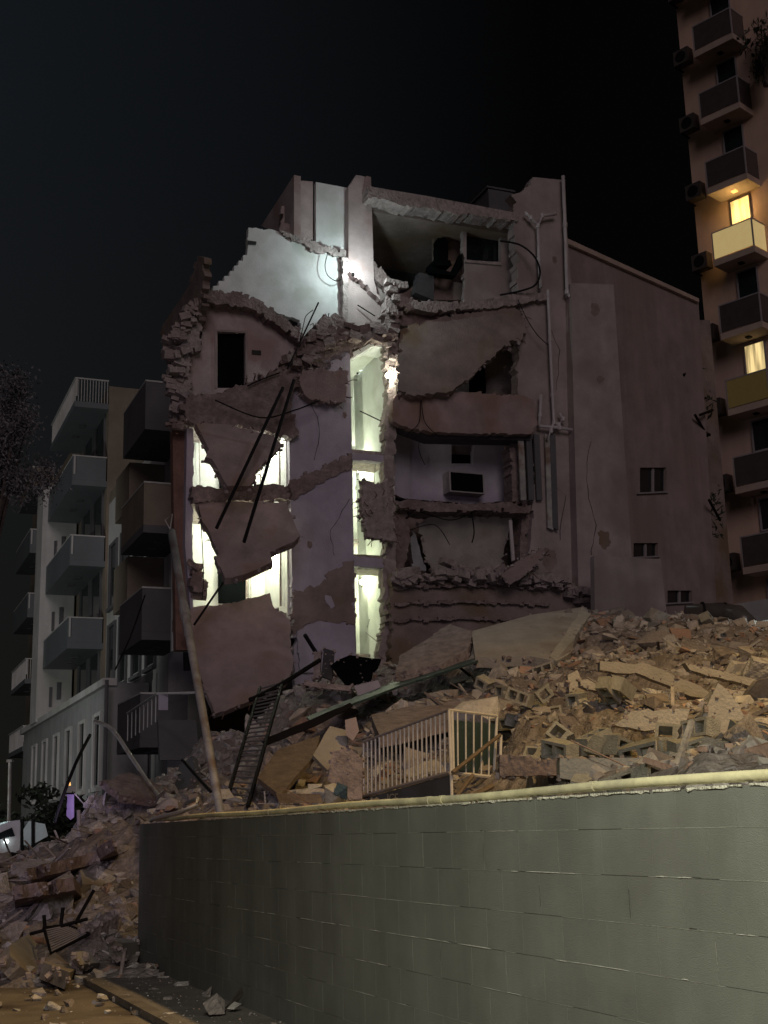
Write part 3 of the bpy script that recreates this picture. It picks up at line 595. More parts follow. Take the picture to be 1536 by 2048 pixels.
slabt('drooping_sheet', 'bslab', [(868, 1028), (940, 1036), (1026, 1032), (1010, 1090), (1000, 1142), (868, 1146), (846, 1100), (838, 1050)], [.6, .4, .6, 1.0, 1.3, 1.3, 1.1, .8], .05, 'tan ceiling sheet drooping across the dark lowest room')
slabt('wall_remnant', 'slab', [(1000, 1150), (1040, 1120), (1085, 1098), (1092, 1106), (1050, 1150), (1020, 1170)], [-1]*6, .1, 'splintered beam leaning up from the rubble at the right corner', 'beam')
ragged('landing_debris', 'raw', [(600, 730), (640, 680), (700, 665), (770, 670)], 130, .2, -.1, 8, 12, parent=None)
tag(bpy.data.objects['landing_debris'], 'dark heap of broken masonry lying across the top of the stairwell', 'debris')
slabt('landing_piece', 'raw', [(640, 640), (668, 626), (690, 640), (700, 668), (770, 655), (778, 690), (740, 682), (690, 712), (650, 742), (590, 760), (560, 735), (600, 700)], [.0]*12, .5, 'large dark lump of broken landing above the lilac wall', 'debris', amp=4, seg=6)
def rod(name, a, b_, oa, ob, r, m, label, cat, n=6): return tag(Mesh().tube([W(*a, oa), W(*b_, ob)], r, n).build(name, M[m]), label, cat)
rod('steel_bar', (566, 775), (433, 1056), -.5, -2.0, .042, 'blackm', 'left of the two long black bars hanging in front of the lit rooms', 'bar')
rod('steel_bar', (588, 760), (488, 1084), -.5, -2.0, .046, 'blackm', 'right of the two long black bars hanging in front of the lit rooms', 'bar')
rod('steel_rod', (637, 605), (575, 738), -.3, -.4, .022, 'blackm', 'thin black rod sticking up in front of the bright landing wall', 'rod')
rod('steel_rod', (388, 1250), (452, 1156), -1, -1, .03, 'blackm', 'short black strut below the pointed slab and lit door', 'rod')
rod('handrail', (720, 822), (768, 845), 1.5, .1, .018, 'blackm', 'dark sloping handrail on the upper lit stairwell wall', 'handrail')
rod('handrail', (732, 1265), (790, 1312), 1.5, -.2, .018, 'trim', 'pale sloping handrail low in the stairwell', 'handrail')
rod('handrail', (715, 610), (750, 632), .6, .5, .018, 'blackm', 'short dark handrail beside the top wall lamp', 'handrail')
def cable(pts, offs, r, label, m='blackm', sub=6):
    ws = [W(*p, o) if not isinstance(o, tuple) else P(*p, o[0]) for p, o in zip(pts, offs)]; out = []
    for i in range(len(ws)-1):
        p0, p1, p2, p3 = ws[max(i-1, 0)], ws[i], ws[i+1], ws[min(i+2, len(ws)-1)]
        for k in range(sub):
            t = k/sub; out.append(.5*((2*p1)+(p2-p0)*t+(2*p0-5*p1+4*p2-p3)*t*t+(3*p1-p0-3*p2+p3)*t**3))
    out.append(ws[-1]); return tag(Mesh().tube(out, r, 5).build('hanging_cable', M[m], smooth=True), label, 'cable')
cable([(656, 505), (650, 530), (655, 550), (672, 562), (684, 558)], [.35]*5, .012, 'thin cable looped on the bright landing wall')
cable([(1000, 482), (1040, 490), (1070, 515), (1080, 545), (1070, 570), (1040, 582), (1000, 590)], [.0, -.2, -.4, -.4, -.4, -.2, 0], .03, 'thick black cable bowing out of the top floor window')
cable([(1036, 600), (1055, 640), (1075, 670), (1096, 690)], [-.2]*4, .014, 'thin cable crossing the pipe wall at the fourth floor')
cable([(396, 1010), (402, 1050), (407, 1150), (404, 1200)], [-.2]*4, .012, 'thin cable hanging down the left edge of the lower lit room')
cable([(812, 870), (838, 845), (842, 800), (850, 845), (880, 875)], [-.5]*5, .012, 'thin cable draped over the brown balcony fascia')
cable([(808, 1015), (860, 1030), (905, 1040), (960, 1020), (1000, 1010)], [.1]*5, .015, 'sagging cable across the dark lowest room')
cable([(820, 1060), (870, 1050), (900, 1090)], [.2]*3, .012, 'short cable strand inside the dark lowest room')
cable([(940, 1010), (948, 1060), (944, 1085)], [.1]*3, .02, 'tangled wire hanging from the middle of the lowest ceiling')
cable([(850, 930), (838, 900), (840, 872)], [.9]*3, .01, 'fine wire hanging on the lilac bedroom wall')
cable([(752, 905), (750, 940), (748, 975)], [.3]*3, .008, 'fine wire hanging in the middle stairwell opening')
cable([(640, 800), (590, 820), (520, 835), (430, 800)], [-.5]*4, .02, 'bent reinforcing bar under the sagging layered slab')
cable([(560, 745), (520, 760), (495, 772)], [-.3]*3, .02, 'black cable lying on the slab below the dark door')
cable([(600, 680), (607, 650), (612, 632), (626, 620)], [.2]*4, .012, 'fine wire beside the thin black rod')

# pipes on the right wall
def pipe(segs, r, label):
    t = thing('drain_pipe', W(*segs[0][-1], -.15), label, 'pipe')
    for s in segs:
        Mesh().tube([W(*p, -.12) for p in s], r, 10).build('pipe_length', M['pipe'], t, smooth=True)
    for s in segs:
        for p in s[1:-1]: Mesh().tube([W(p[0], p[1]-4, -.12), W(p[0], p[1]+4, -.12)], r*1.3, 10).build('pipe_joint', M['pipe'], t)
pipe([[(1126, 352), (1130, 450), (1134, 585), (1168, 634), (1171, 700), (1178, 790), (1181, 846)], [(1168, 634), (1180, 640), (1186, 630), (1196, 634)]], .055, 'tall pale drain pipe on the right wall, forking at the corner')
pipe([[(1076, 452), (1078, 520), (1082, 575)], [(1050, 424), (1062, 436), (1076, 452), (1084, 432), (1112, 428)]], .05, 'forked pale drain pipe beside the top floor window')
pipe([[(1096, 580), (1100, 680), (1105, 790), (1108, 845), (1102, 862), (1094, 880)], [(1078, 852), (1120, 856), (1160, 862)], [(1082, 790), (1080, 830), (1078, 852)], [(1108, 845), (1118, 850), (1126, 838), (1120, 826)]], .048, 'pale drain pipe running down to the broken third floor corner')
pipe([[(1230, 842), (1240, 880), (1250, 930)], [(1240, 910), (1230, 895), (1226, 880), (1220, 876)]], .04, 'short broken pipe at the far right edge of the front wall')
lt = thing('water_tank', W(1000, 412, 2), 'dark box on the roof behind the broken top edge', 'tank')
a = Mesh(); q0 = BLD.ez(978, 410, 2); q1 = BLD.ez(1026, 385, 2); a.fbox(BLD, q0[0], q1[0], 2, 3.2, q0[1]-.3, q1[1]); a.build('tank_body', M['ldark'], lt)
a = Mesh(); a.fbox(BLD, q0[0]-.06, q1[0]+.06, 1.95, 3.25, q1[1], q1[1]+.06); a.build('tank_lid', M['ldark'], lt)
# furniture left in the top room
ch = thing('office_chair', W(890, 545, 1.2), 'dark high backed chair left in the top floor room', 'chair')
wallp('backrest', M['black'], [(870, 484), (876, 476), (890, 476), (897, 484), (896, 520), (870, 522)], 1.3, .12, parent=ch, amp=.5)
wallp('seat', M['black'], [(866, 522, 's'), (900, 520, 's'), (904, 530, 's'), (864, 532, 's')], 1.0, .5, parent=ch)
wallp('chair_leg', M['black'], [(882, 532, 's'), (887, 532, 's'), (887, 550, 's'), (882, 550, 's')], 1.25, .05, parent=ch)
dk = thing('desk', W(890, 600, 1), 'overturned dark desk beside the chair in the top floor room', 'desk')
wallp('desk_top', M['black'], [(862, 532, 's'), (905, 545, 's'), (924, 505, 's'), (926, 530, 's'), (912, 552, 's'), (862, 545, 's')], .9, .3, parent=dk)
wallp('desk_side', M['dark'], [(838, 545), (868, 548, 's'), (868, 600, 's'), (830, 585)], 1.1, .3, parent=dk)

# ------------------------------------------------------------------ left apartment building
Bp = P(146, 909, 47)
LB = Pl(Bp.x+.924*1.3, Bp.y+.383*1.3, -.383, .924)   # e runs away from the camera, -g is towards the street
if LB.g.x < 0: LB.g = -LB.g
def lbt(px, py, s):                                   # outward distance t of pixel at run s
    w = P(px, py, 1)-CAM; q = LB.o+LB.e*s; k = (q-CAM).dot(LB.e)/w.dot(LB.e); p = CAM+w*k; return -(p-LB.o).dot(LB.g), p.z
lb = thing('white_apartment_building', LB.w(0, 4, 0), 'pale apartment block on the left with stacked panelled balconies', 'building')
def lbox(name, m, s0, s1, t0, t1, z0, z1, parent=None):
    a = Mesh(); a.fbox(LB, s0, s1, -t1, -t0, z0, z1); return a.build(name, M[m], parent or lb)
lbox('tall_block', 'lochre', 0, 22, -9, 0, 0, 18.3)
lbox('low_block', 'lwhite', -10.2, -.002, -1.3, -.1, 0, 13.6)
lbox('ground_floor', 'lmid', -8, 12, .002, 1.25, 0, 6.0)
lbox('pier', 'lwhite', 6.4, 8.2, .1, 1.5, 6.0, 15.9)
def balcony(s0, s1, t0, t1, ztop, panel, kind='panel', slabm='lgrey', ph=.95):
    b = lbox('balcony_slab', slabm, s0, s1, t0+.002, t1, ztop-ph-.22, ztop-ph)
    if kind == 'panel':
        lbox('balcony_panel', panel, s0, s1, t1-.06, t1-.001, ztop-ph+.003, ztop-.05, b)
        lbox('balcony_panel', panel, s0+.001, s0+.06, t0+.05, t1-.062, ztop-ph+.003, ztop-.05, b)
    else:
        for k in range(int((s1-s0)/.14)): lbox('baluster', 'lwhite', s0+.14*k, s0+.14*k+.025, t1-.04, t1-.015, ztop-ph+.003, ztop-.05, b)
        for k in range(int((t1-t0)/.11)): lbox('baluster', 'lwhite', s0+.01, s0+.035, t0+.05+.11*k, t0+.075+.11*k, ztop-ph+.003, ztop-.05, b)
    lbox('handrail', 'lwhite', s0-.02, s1, t1-.07, t1+.01, ztop-.048, ztop, b)
    lbox('handrail', 'lwhite', s0-.02, s0+.05, t0+.02, t1-.072, ztop-.048, ztop, b)
    if s0 > -3: lbox('rail_post', 'lwhite', s0-.025, s0-.001, t1-.1, t1-.04, ztop-.75, ztop-.05, b)
    for q in (.35, .6):
        lbox('ceiling_lamp', 'ldark', s0+(s1-s0)*q, s0+(s1-s0)*q+.3, (t0+t1)/2-.12, (t0+t1)/2+.12, ztop-ph-.27, ztop-ph-.222, b)
zt0 = Bp.z
balcony(0, 6.3, 0, 1.3, zt0+3.08, 'lgrey', 'bars')
for k in range(3): balcony(0, 6.3, 0, 1.3, zt0-3.08*k, 'lgrey')
c2 = P(61, 1057, 60); t2 = (c2-LB.o).dot(-LB.g); s2_ = (c2-LB.o).dot(LB.e)
for k in range(4): balcony(s2_, s2_+5.5, 0, max(t2, .9), c2.z-3.08*k+(.0 if k else 0), 'lgrey' if k < 3 else 'lwhite', 'panel' if k < 2 else 'bars')
balcony(s2_, s2_+5, 0, max(t2, .9), c2.z+3.08, 'lochre')
for zt_ in (14.1, 11.1, 8.1, 5.2): balcony(-12.8, -9.6, -.1, 1.25, zt_, 'lochre' if zt_ in (11.1,) else 'ldark', slabm='ldark', ph=1.25)  # dark material stands in for the shadow on these parapets
for zt_ in (9.65, 12.6): lbox('facade_panel', 'lochre', -9.4, -7.2, -.09, 1.0, zt_-1.45, zt_)
lbox('low_parapet', 'lochre', -12.6, -.1, -.4, -.09, 13.6, 14.0)
# windows of the left building
def lwin(s0, s1, t, z0, z1, trim='lwhite', fr=True):
    w = lbox('window', 'glass', s0, s1, t, t+.012, z0, z1)
    if fr:
        lbox('window_frame', trim, s0-.2, s0, t, t+.07, z0-.1, z1+.1, w); lbox('window_frame', trim, s1, s1+.2, t, t+.07, z0-.1, z1+.1, w)
        lbox('window_frame', trim, s0, s1, t, t+.05, z1, z1+.12, w); lbox('window_sill', trim, s0-.2, s1+.2, t, t+.14, z0-.22, z0-.102, w)
for s in (-7.0, -4.2, -1.3, 1.6, 4.6, 7.6): lwin(s, s+1.0, 1.252, 3.0, 5.1)
for z in (6.6, 9.6):
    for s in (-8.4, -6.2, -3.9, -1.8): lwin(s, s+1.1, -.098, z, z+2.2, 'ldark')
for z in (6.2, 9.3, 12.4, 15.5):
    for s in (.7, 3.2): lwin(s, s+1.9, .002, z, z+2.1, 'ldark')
for z in (6.9, 10.0, 13.0): lbox('vent_slot', 'ldark', 6.36, 6.4, .55, .7, z, z+.7); lbox('vent_slot', 'ldark', 6.36, 6.4, .9, 1.0, z-.3, z+.5)
lbox('wall_string_course', 'lwhite', -8, 12, 1.251, 1.36, 1.9, 2.05)
lbox('wall_string_course', 'lwhite', -8.1, 12.1, 1.0, 1.42, 5.9, 6.12)
for z in (5.2,): lbox('ac_box', 'acm', -3.0, -2.2, 1.252, 1.7, 2.2, 3.1)
tk = Mesh(); s3 = -8.6; tk.tube([LB.w(s3, -1.4, 0), LB.w(s3, -1.4, 6)], .06, 8); tk.build('down_pipe', M['ldark'], lb)
# near-left balcony with open bars, low behind the rubble
nb = thing('corner_balcony', P(320, 1500, 31), 'dark low balcony with a white bar railing behind the leaning pole', 'balcony')
NB = Pl(*P(325, 1480, 31).xy, .924, .383)
def nbp(name, m, pts, off, th): return wallp(name, M[m], [p+('s',) for p in pts], off, th, parent=nb, pl=NB)
nbp('balcony_base', 'ldark', [(316, 1440), (392, 1440), (400, 1520), (320, 1520)], 0, .15)
nbp('balcony_panel', 'lilac', [(317, 1388), (336, 1388), (336, 1420), (317, 1420)], -.03, .03)
Mesh().tube([P(254, 1427, 35), P(314, 1387, 31), P(396, 1385, 30.6)], .03, 6).build('handrail', M['lwhite'], nb)
for k in range(8):
    x = 256+k*8; y = 1427-(x-254)*.667; d = 35-(x-254)/60*4; Mesh().tube([P(x, y, d), P(x-1, y+56, d)], .015, 5).build('baluster', M['lwhite'], nb)

# ------------------------------------------------------------------ tower on the right
dT = 47.0; tb = P(1422, 466, dT); TW = Pl(tb.x+.72, tb.y+.69, .69, -.72)     # wall plane; e towards the right and near
if TW.g.x < 0: TW.g = -TW.g
ec = TW.ez(1398, 516)[0]
tw = thing('apartment_tower', TW.w(4, 4, 0), 'tall reddish apartment tower at the right edge with two lit windows', 'building')
def tbox(name, m, e0, e1, t0, t1, z0, z1, parent=None):
    a = Mesh(); a.fbox(TW, e0, e1, -t1, -t0, z0, z1); return a.build(name, M[m] if isinstance(m, str) else m, parent or tw)
tbox('tower_wall', 'tower', ec, ec+14, -10, 0, 0, 42)
bf = (tb-TW.o).dot(TW.e); br = TW.ez(1503, 437, -1.0)[0]; wx0 = TW.ez(1463, 420, 0)[0]; wx1 = TW.ez(1501, 420, 0)[0]
zlit = tb.z
wz1 = TW.ez(1482, 397, 0)[1]
amber = mat('backlit_amber_panel', (.80, .66, .34), rough=.5, var=.12, bump=0)  # room light behind the panel put into its base colour and glow
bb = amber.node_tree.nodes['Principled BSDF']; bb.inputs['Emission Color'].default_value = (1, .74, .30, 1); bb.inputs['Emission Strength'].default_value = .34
amberd = mat('dim_backlit_panel', (.16, .125, .06), rough=.5, var=.12, bump=0)  # fainter room light likewise put into colour and glow
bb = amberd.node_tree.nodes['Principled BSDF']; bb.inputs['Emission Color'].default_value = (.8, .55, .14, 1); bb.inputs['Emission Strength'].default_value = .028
warmslab = M['towerslab']
for k in range(-5, 5):
    z = zlit+3.05*k
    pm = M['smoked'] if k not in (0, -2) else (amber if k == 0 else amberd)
    b = tbox('balcony_slab', 'towerslab', bf, br, .002, 1.0, z-1.42, z-1.17)
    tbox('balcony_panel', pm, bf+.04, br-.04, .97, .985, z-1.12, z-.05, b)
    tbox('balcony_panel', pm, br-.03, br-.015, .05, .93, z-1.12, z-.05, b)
    tbox('handrail', 'trim', bf, br, .95, 1.0, z-.05, z, b); tbox('handrail', 'trim', br-.05, br, .03, .948, z-.05, z, b)
    for q in (bf, br-.05): tbox('rail_post', 'trim', q, q+.05, .95, 1.0, z-1.168, z-.052, b)
    tbox('ceiling_lamp', 'blackm' if k != 1 else 'orange', (bf+br)/2-.1, (bf+br)/2+.1, .4, .6, z-1.47, z-1.422, b)
    lit = k in (0, -2)
    w = tbox('window', 'winlit' if lit else 'glass', wx0, wx1, .012, .03, wz1-zlit+z-1.15, wz1-zlit+z)
    for a0, a1, c0, c1 in ((wx0-.06, wx0, -1.2, .06), (wx1, wx1+.06, -1.2, .06), (wx0, wx1, .0, .06), (wx0, wx1, -1.21, -1.15)):
        tbox('window_frame', 'trim' if k != 0 else 'smoked', a0, a1, .003, .07, wz1-zlit+z+c0, wz1-zlit+z+c1, w)
    acu = thing('air_conditioner', TW.w(ec+.25, -.45, z-.9), 'dark outdoor air conditioner on the tower edge beside the '+{5: 'top', 4: 'second from top', 3: 'uppermost visible', 2: 'second visible', 1: 'third visible', 0: 'amber lit', -1: 'one below amber', -2: 'dim amber', -3: 'second lowest', -4: 'lowest visible', -5: 'hidden bottom'}[k]+' balcony', 'air conditioner', 'air conditioners on the tower')
    a = Mesh(); a.fbox(TW, ec+.02, ec+.72, -.62, -.22, z-1.1, z-.45); a.build('casing', M['smoked'], acu)
    q = TW.w(ec+.37, -.64, z-.78); a = Mesh(); a.tube([q, q-TW.g*-.02], .24, 16); a.build('fan_grille', M['blackm'], acu)
    a = Mesh(); a.fbox(TW, ec+.02, ec+.1, -.6, -.003, z-1.14, z-1.1); a.build('bracket', M['blackm'], acu)
# light from the lit rooms on the amber balcony
qb = TW.w((bf+br)/2, -.5, zlit+.9); lamp('balcony_lamp', 'POINT', qb, 26, (1, .66, .22), shadow_soft_size=.1)
# tower lower storeys, dark gap and shop roof
tbox('tower_base', 'lwhite', ec+.5, ec+14, .002, 1.6, 0, 9.0)
pt = thing('balcony_plant', TW.w(br+1.0, -.6, zlit+5.4), 'dark bushy potted plant on the tower balcony at the top right', 'plant')
def leaves(n, c, rad, size, m, name, parent, seed=0):
    r = random.Random(seed); me = Mesh()
    clumps = [Vector((r.gauss(0, .45)*rad[0], r.gauss(0, .45)*rad[1], r.gauss(0, .45)*rad[2])) for _ in range(14)]
    for _ in range(n):
        q = r.choice(clumps); p = Vector(c)+q+Vector((r.gauss(0, .17)*rad[0], r.gauss(0, .17)*rad[1], r.gauss(0, .17)*rad[2]))
        a = Vector((r.gauss(0, 1), r.gauss(0, 1), r.gauss(0, 1))).normalized(); b_ = a.orthogonal().normalized(); s = size*r.uniform(.6, 1.5)
        me.add([p-a*s, p+b_*s*.4, p+a*s, p-b_*s*.4], [(0, 1, 2, 3)])
    return me.build(name, m, parent)
leaves(900, TW.w(br+1.1, -.8, zlit+7.1), (.9, .9, 1.6), .13, M['leafd'], 'foliage', pt, 3)
a = Mesh(); a.tube([TW.w(br+1.0, -.6, zlit+5.3), TW.w(br+1.05, -.7, zlit+6.6)], [.15, .05], 8); a.build('stem', M['bark'], pt)
fe = thing('fire_escape_frame', P(1330, 850, 42), 'dark bent metal poles sticking out beside the tower', 'metal frame')
for (x0, y0, x1, y1) in ((1295, 855, 1350, 785), (1310, 855, 1365, 790), (1293, 785, 1345, 772), (1293, 803, 1350, 785), (1350, 785, 1368, 740), (1368, 750, 1376, 735), (1345, 840, 1420, 870), (1390, 830, 1415, 872), (1418, 1000, 1440, 1040), (1400, 830, 1425, 820)):
    Mesh().tube([P(x0, y0, 41.5), P(x1, y1, 42.5)], .05, 6).build('metal_pole', M['blackm'], fe)
# lattice of service pipes and plants between the buildings
gp = thing('service_block', P(1420, 1200, 45), 'narrow brown building strip between the dark side wall and the tower', 'building')
GP = Pl(*P(1400, 1000, 46.2).xy, .8, .6)
wallp('strip_wall', M['brown'], [(1388, 640, 's'), (1420, 640, 's'), (1470, 1250, 's'), (1400, 1250, 's')], 0, .3, parent=gp, pl=GP)
vn = thing('climbing_plant', P(1400, 700, 44.5), 'dark straggly climbing plant between the side wall and the tower', 'plant')
leaves(160, P(1395, 790, 44.8), (.35, .3, 1.6), .12, M['leafd'], 'foliage', vn, 5); leaves(90, P(1432, 1030, 44.5), (.3, .3, .9), .10, M['leafd'], 'foliage', vn, 6)
Mesh().tube([P(1400, 1200, 44.8), P(1385, 700, 44.8)], .04, 6).build('stem', M['bark'], vn)
# black tank and pale roof at the far right behind the rubble
bt = thing('black_duct', P(1450, 1240, 30), 'black curved water tank lying behind the rubble at the right', 'tank')
Mesh().tube([P(1372, 1228, 30), P(1440, 1226, 30), P(1475, 1232, 29.6), P(1496, 1250, 29.2)], [.22, .25, .26, .22], 16).build('tank_shell', M['smoked'], bt, smooth=True)
for (x, y, d) in ((1405, 1227, 30), (1450, 1228, 29.9)): Mesh().tube([P(x-2, y, d), P(x+2, y, d)], .275, 16).build('tank_ring', M['blackm'], bt)
cr = thing('white_car', P(1530, 1265, 27.5), 'roof and bonnet of a pale car half buried behind the rubble at the far right', 'car')
Mesh().prism([[P(x, y, 28.0) for x, y in ((1498, 1252), (1516, 1243), (1560, 1236), (1600, 1236), (1640, 1262), (1640, 1300), (1500, 1300), (1490, 1268))]], Vector((.4, 1.7, 0))).build('car_body', M['van'], cr)
Mesh().prism([[P(x, y, 27.97) for x, y in ((1518, 1247), (1558, 1240), (1560, 1252), (1514, 1259))]], Vector((0, .02, 0))).build('side_window', M['glass'], cr)
tent_l = lamp('car_work_light', 'POINT', P(1560, 1200, 26.5), 22, (.8, 1, 1), shadow_soft_size=.1)

# ------------------------------------------------------------------ rubble mound
ctl = []
def C(px, py, d, wgt=1): p = P(px, py, d); ctl.append((p.x, p.y, p.z, wgt))
for a in ((1500, 1535, 9.5), (1300, 1548, 11.5), (1100, 1565, 13), (1000, 1590, 14.5), (1536, 1500, 12), (1300, 1500, 14), (1100, 1520, 15.5), (1000, 1545, 17),
          (1536, 1400, 17), (1350, 1410, 18), (1200, 1410, 19), (1050, 1420, 20.5), (1536, 1310, 22), (1350, 1300, 23.5), (1200, 1310, 24.5), (1050, 1350, 25), (960, 1400, 22),
          (1536, 1262, 27), (1440, 1262, 27), (1350, 1245, 28), (1230, 1228, 29), (1190, 1222, 30), (1100, 1260, 31), (900, 1290, 31.5), (800, 1340, 31.5), (860, 1400, 25),
          (700, 1345, 32), (620, 1390, 31), (650, 1440, 27), (760, 1410, 27), (700, 1500, 23), (600, 1510, 24), (560, 1580, 21), (520, 1610, 20), (470, 1625, 20), (640, 1600, 18.5), (720, 1602, 17.5), (850, 1600, 16.5),
          (430, 1480, 30), (360, 1560, 29), (400, 1600, 24), (330, 1625, 22), (270, 1560, 27), (215, 1585, 27), (180, 1620, 26), (250, 1650, 20), (150, 1690, 23), (60, 1720, 22), (0, 1745, 21.5), (-80, 1790, 22),
          (200, 1770, 18.2), (100, 1800, 18), (20, 1800, 18), (250, 1860, 15.9), (150, 1870, 15.8), (40, 1880, 15.6), (-40, 1885, 15.6)): C(*a)
for a in ((860, 1604, 15), (940, 1600, 15), (780, 1608, 17), (960, 1600, 17), (900, 1602, 18.3), (820, 1600, 19.4), (880, 1570, 20.5), (980, 1560, 20.8)): C(*a, 2.5)
for a in ((0, 1765, 26), (60, 1740, 26), (-60, 1785, 26), (110, 1705, 25.5), (0, 1770, 30), (80, 1745, 30), (40, 1735, 23.5), (120, 1680, 23), (-40, 1770, 24)): C(*a, 2.5)
for x, y in ((-5.2, 12.9), (-4.4, 12.7), (-3.4, 12.8), (-2.3, 13.1), (-1.9, 13.0), (-2.8, 12.7), (-6.5, 13.2), (-8.5, 14.5), (-10, 17), (-11.5, 21), (-11, 26)): ctl.append((x, y, -.05, 1))
for p_ in ((-2.9, 14.2, .55), (-3.8, 14.1, .5), (-4.8, 14.0, .5), (-2.6, 14.3, .75), (-2.55, 13.6, .25), (-2.9, 15.0, 1.1), (-3.4, 15.2, 1.1)): ctl.append((*p_, 1))
for s_ in (10.25, 9.4, 8.4, 7.2):
    for t_ in (.05, .5, 1.0, 1.6, 2.3, 3.2, 4.2): q = wl(s_+.32*t_, t_); ctl.append((q.x, q.y, -.2 if s_ < 10 else -.03, 2.5))
for s_ in (10.7, 11.0, 10.4): q = wl(s_, .25); ctl.append((q.x, q.y, -.1, 2.5)); q = wl(s_, .7); ctl.append((q.x, q.y, .02, 2))
for s in np.arange(-4, 10, 1.2): q = wl(s, -.45); ctl.append((q.x, q.y, 1.44, 1.5))
for x in (10, 14, 18): ctl.append((x, 14, 3.0, 1)); ctl.append((x, 24, 5.5, 1)); ctl.append((x, 30, 5.6, 1))
for a in ((-6, 33, 1.6, 1), (-8, 32, .3, 1), (-9, 28, .0, 2), (-7.5, 28, .2, 2), (-11, 23, 0, 2), (-5.5, 30, 2.2, 1)): ctl.append(a)
ctl = np.array(ctl)
def H(x, y):
    d2 = (ctl[:, 0]-x)**2+(ctl[:, 1]-y)**2; w = ctl[:, 3]/(d2+.12)**1.7; return float((w*ctl[:, 2]).sum()/w.sum())
def side_t(x, y):                       # signed distance to the wall plane, >0 on the road side; and run along it
    v = Vector((x, y, 0))-wb; return v.dot(wn_), v.dot(wd_)
def clear(x, y): return -.6 < x < 2.0 and 11.5 < y < 20.2
def allowed(x, y):
    t, s = side_t(x, y); return (t < -.22) or s > 11.2 or (t > .02 and s > 6.5)
NX, NY = 230, 190; xs = np.linspace(-12, 18, NX); ys = np.linspace(3.0, 34.2, NY)
hz = np.zeros((NX, NY)); 
for i, x in enumerate(xs):
    for j, y in enumerate(ys): hz[i, j] = H(x, y)
def smooth_noise(shape, cell, r):
    gx, gy = shape[0]//cell+3, shape[1]//cell+3; g = r.normal(size=(gx, gy)); ii = np.arange(shape[0])/cell; jj = np.arange(shape[1])/cell
    i0 = ii.astype(int); j0 = jj.astype(int); fi = (ii-i0)[:, None]; fj = (jj-j0)[None]
    return (g[i0][:, j0]*(1-fi)+g[i0+1][:, j0]*fi)*(1-fj)+(g[i0][:, j0+1]*(1-fi)+g[i0+1][:, j0+1]*fi)*fj
hn = hz+(smooth_noise(hz.shape, 9, rng)*.13+smooth_noise(hz.shape, 4, rng)*.07+rng.normal(size=hz.shape)*.03)*np.clip(hz/.9, .12, 1)
for i, x in enumerate(xs):
    for j, y in enumerate(ys):
        if -.35 < x < 1.75 and 12.6 < y < 18.6: hn[i, j] = min(hn[i, j], 1.35)
mm = Mesh(); idx = {}
for i in range(NX):
    for j in range(NY):
        x, y = xs[i], ys[j]; t, s = side_t(x, y)
        if not allowed(x, y) or s < -5.9: continue
        z = hn[i, j]
        if -.75 < t < 0 and s < 11.3: z = min(z, 1.5)
        idx[i, j] = len(mm.v); mm.v.append(Vector((x, y, max(z, -.3))))
for i in range(NX-1):
    for j in range(NY-1):
        q = [(i, j), (i+1, j), (i+1, j+1), (i, j+1)]
        if all(k in idx for k in q): mm.f.append(tuple(idx[k] for k in q))
mo = mm.build('rubble_mound', M['soil']); mo['kind'] = 'stuff'; mo['label'] = 'heap of crushed concrete and dust from the collapse'; mo['category'] = 'rubble'
def Hn(x, y):
    fi = (x-xs[0])/(xs[1]-xs[0]); fj = (y-ys[0])/(ys[1]-ys[0]); i, j = int(fi), int(fj)
    if 0 <= i < NX-1 and 0 <= j < NY-1: return hn[i, j]
    return H(x, y)
# angular fragments
def hull(r, n=11, sx=1, sy=1, sz=1):
    import bmesh
    bm = bmesh.new()
    for _ in range(n):
        v = Vector((r.uniform(-1, 1), r.uniform(-1, 1), r.uniform(-1, 1))); k = max(abs(v.x), abs(v.y), abs(v.z)); v = v/k*r.uniform(.75, 1)
        bm.verts.new((v.x*.5*sx, v.y*.5*sy, v.z*.5*sz))
    res = bmesh.ops.convex_hull(bm, input=bm.verts)
    bmesh.ops.delete(bm, geom=[g for g in res['geom_interior'] if isinstance(g, bmesh.types.BMVert)], context='VERTS')
    bm.verts.index_update(); vs = [v.co.copy() for v in bm.verts]; fs = [tuple(v.index for v in f.verts) for f in bm.faces]; bm.free(); return vs, fs
rh = random.Random(11); hulls = [hull(rh, rh.choice((9, 11, 14)), 1, rh.uniform(.5, 1), rh.uniform(.3, .8)) for _ in range(16)]
fr = Mesh(); V = []; Fc = []; nn = 0; r = random.Random(21)
def vis(x, y):
    z = Hn(x, y); v = Vector((x, y, z))-CAM; c = (v.dot(Vector((R.x, F.x, U.x))), v.dot(Vector((R.y, F.y, U.y))), v.dot(Vector((R.z, F.z, U.z))))
    if c[2] >= 0: return None
    px = 768+c[0]/-c[2]*FPX; py = 1024-c[1]/-c[2]*FPX
    return (px, py) if -120 < px < 1650 and 1150 < py < 2100 else None
cnt = 0
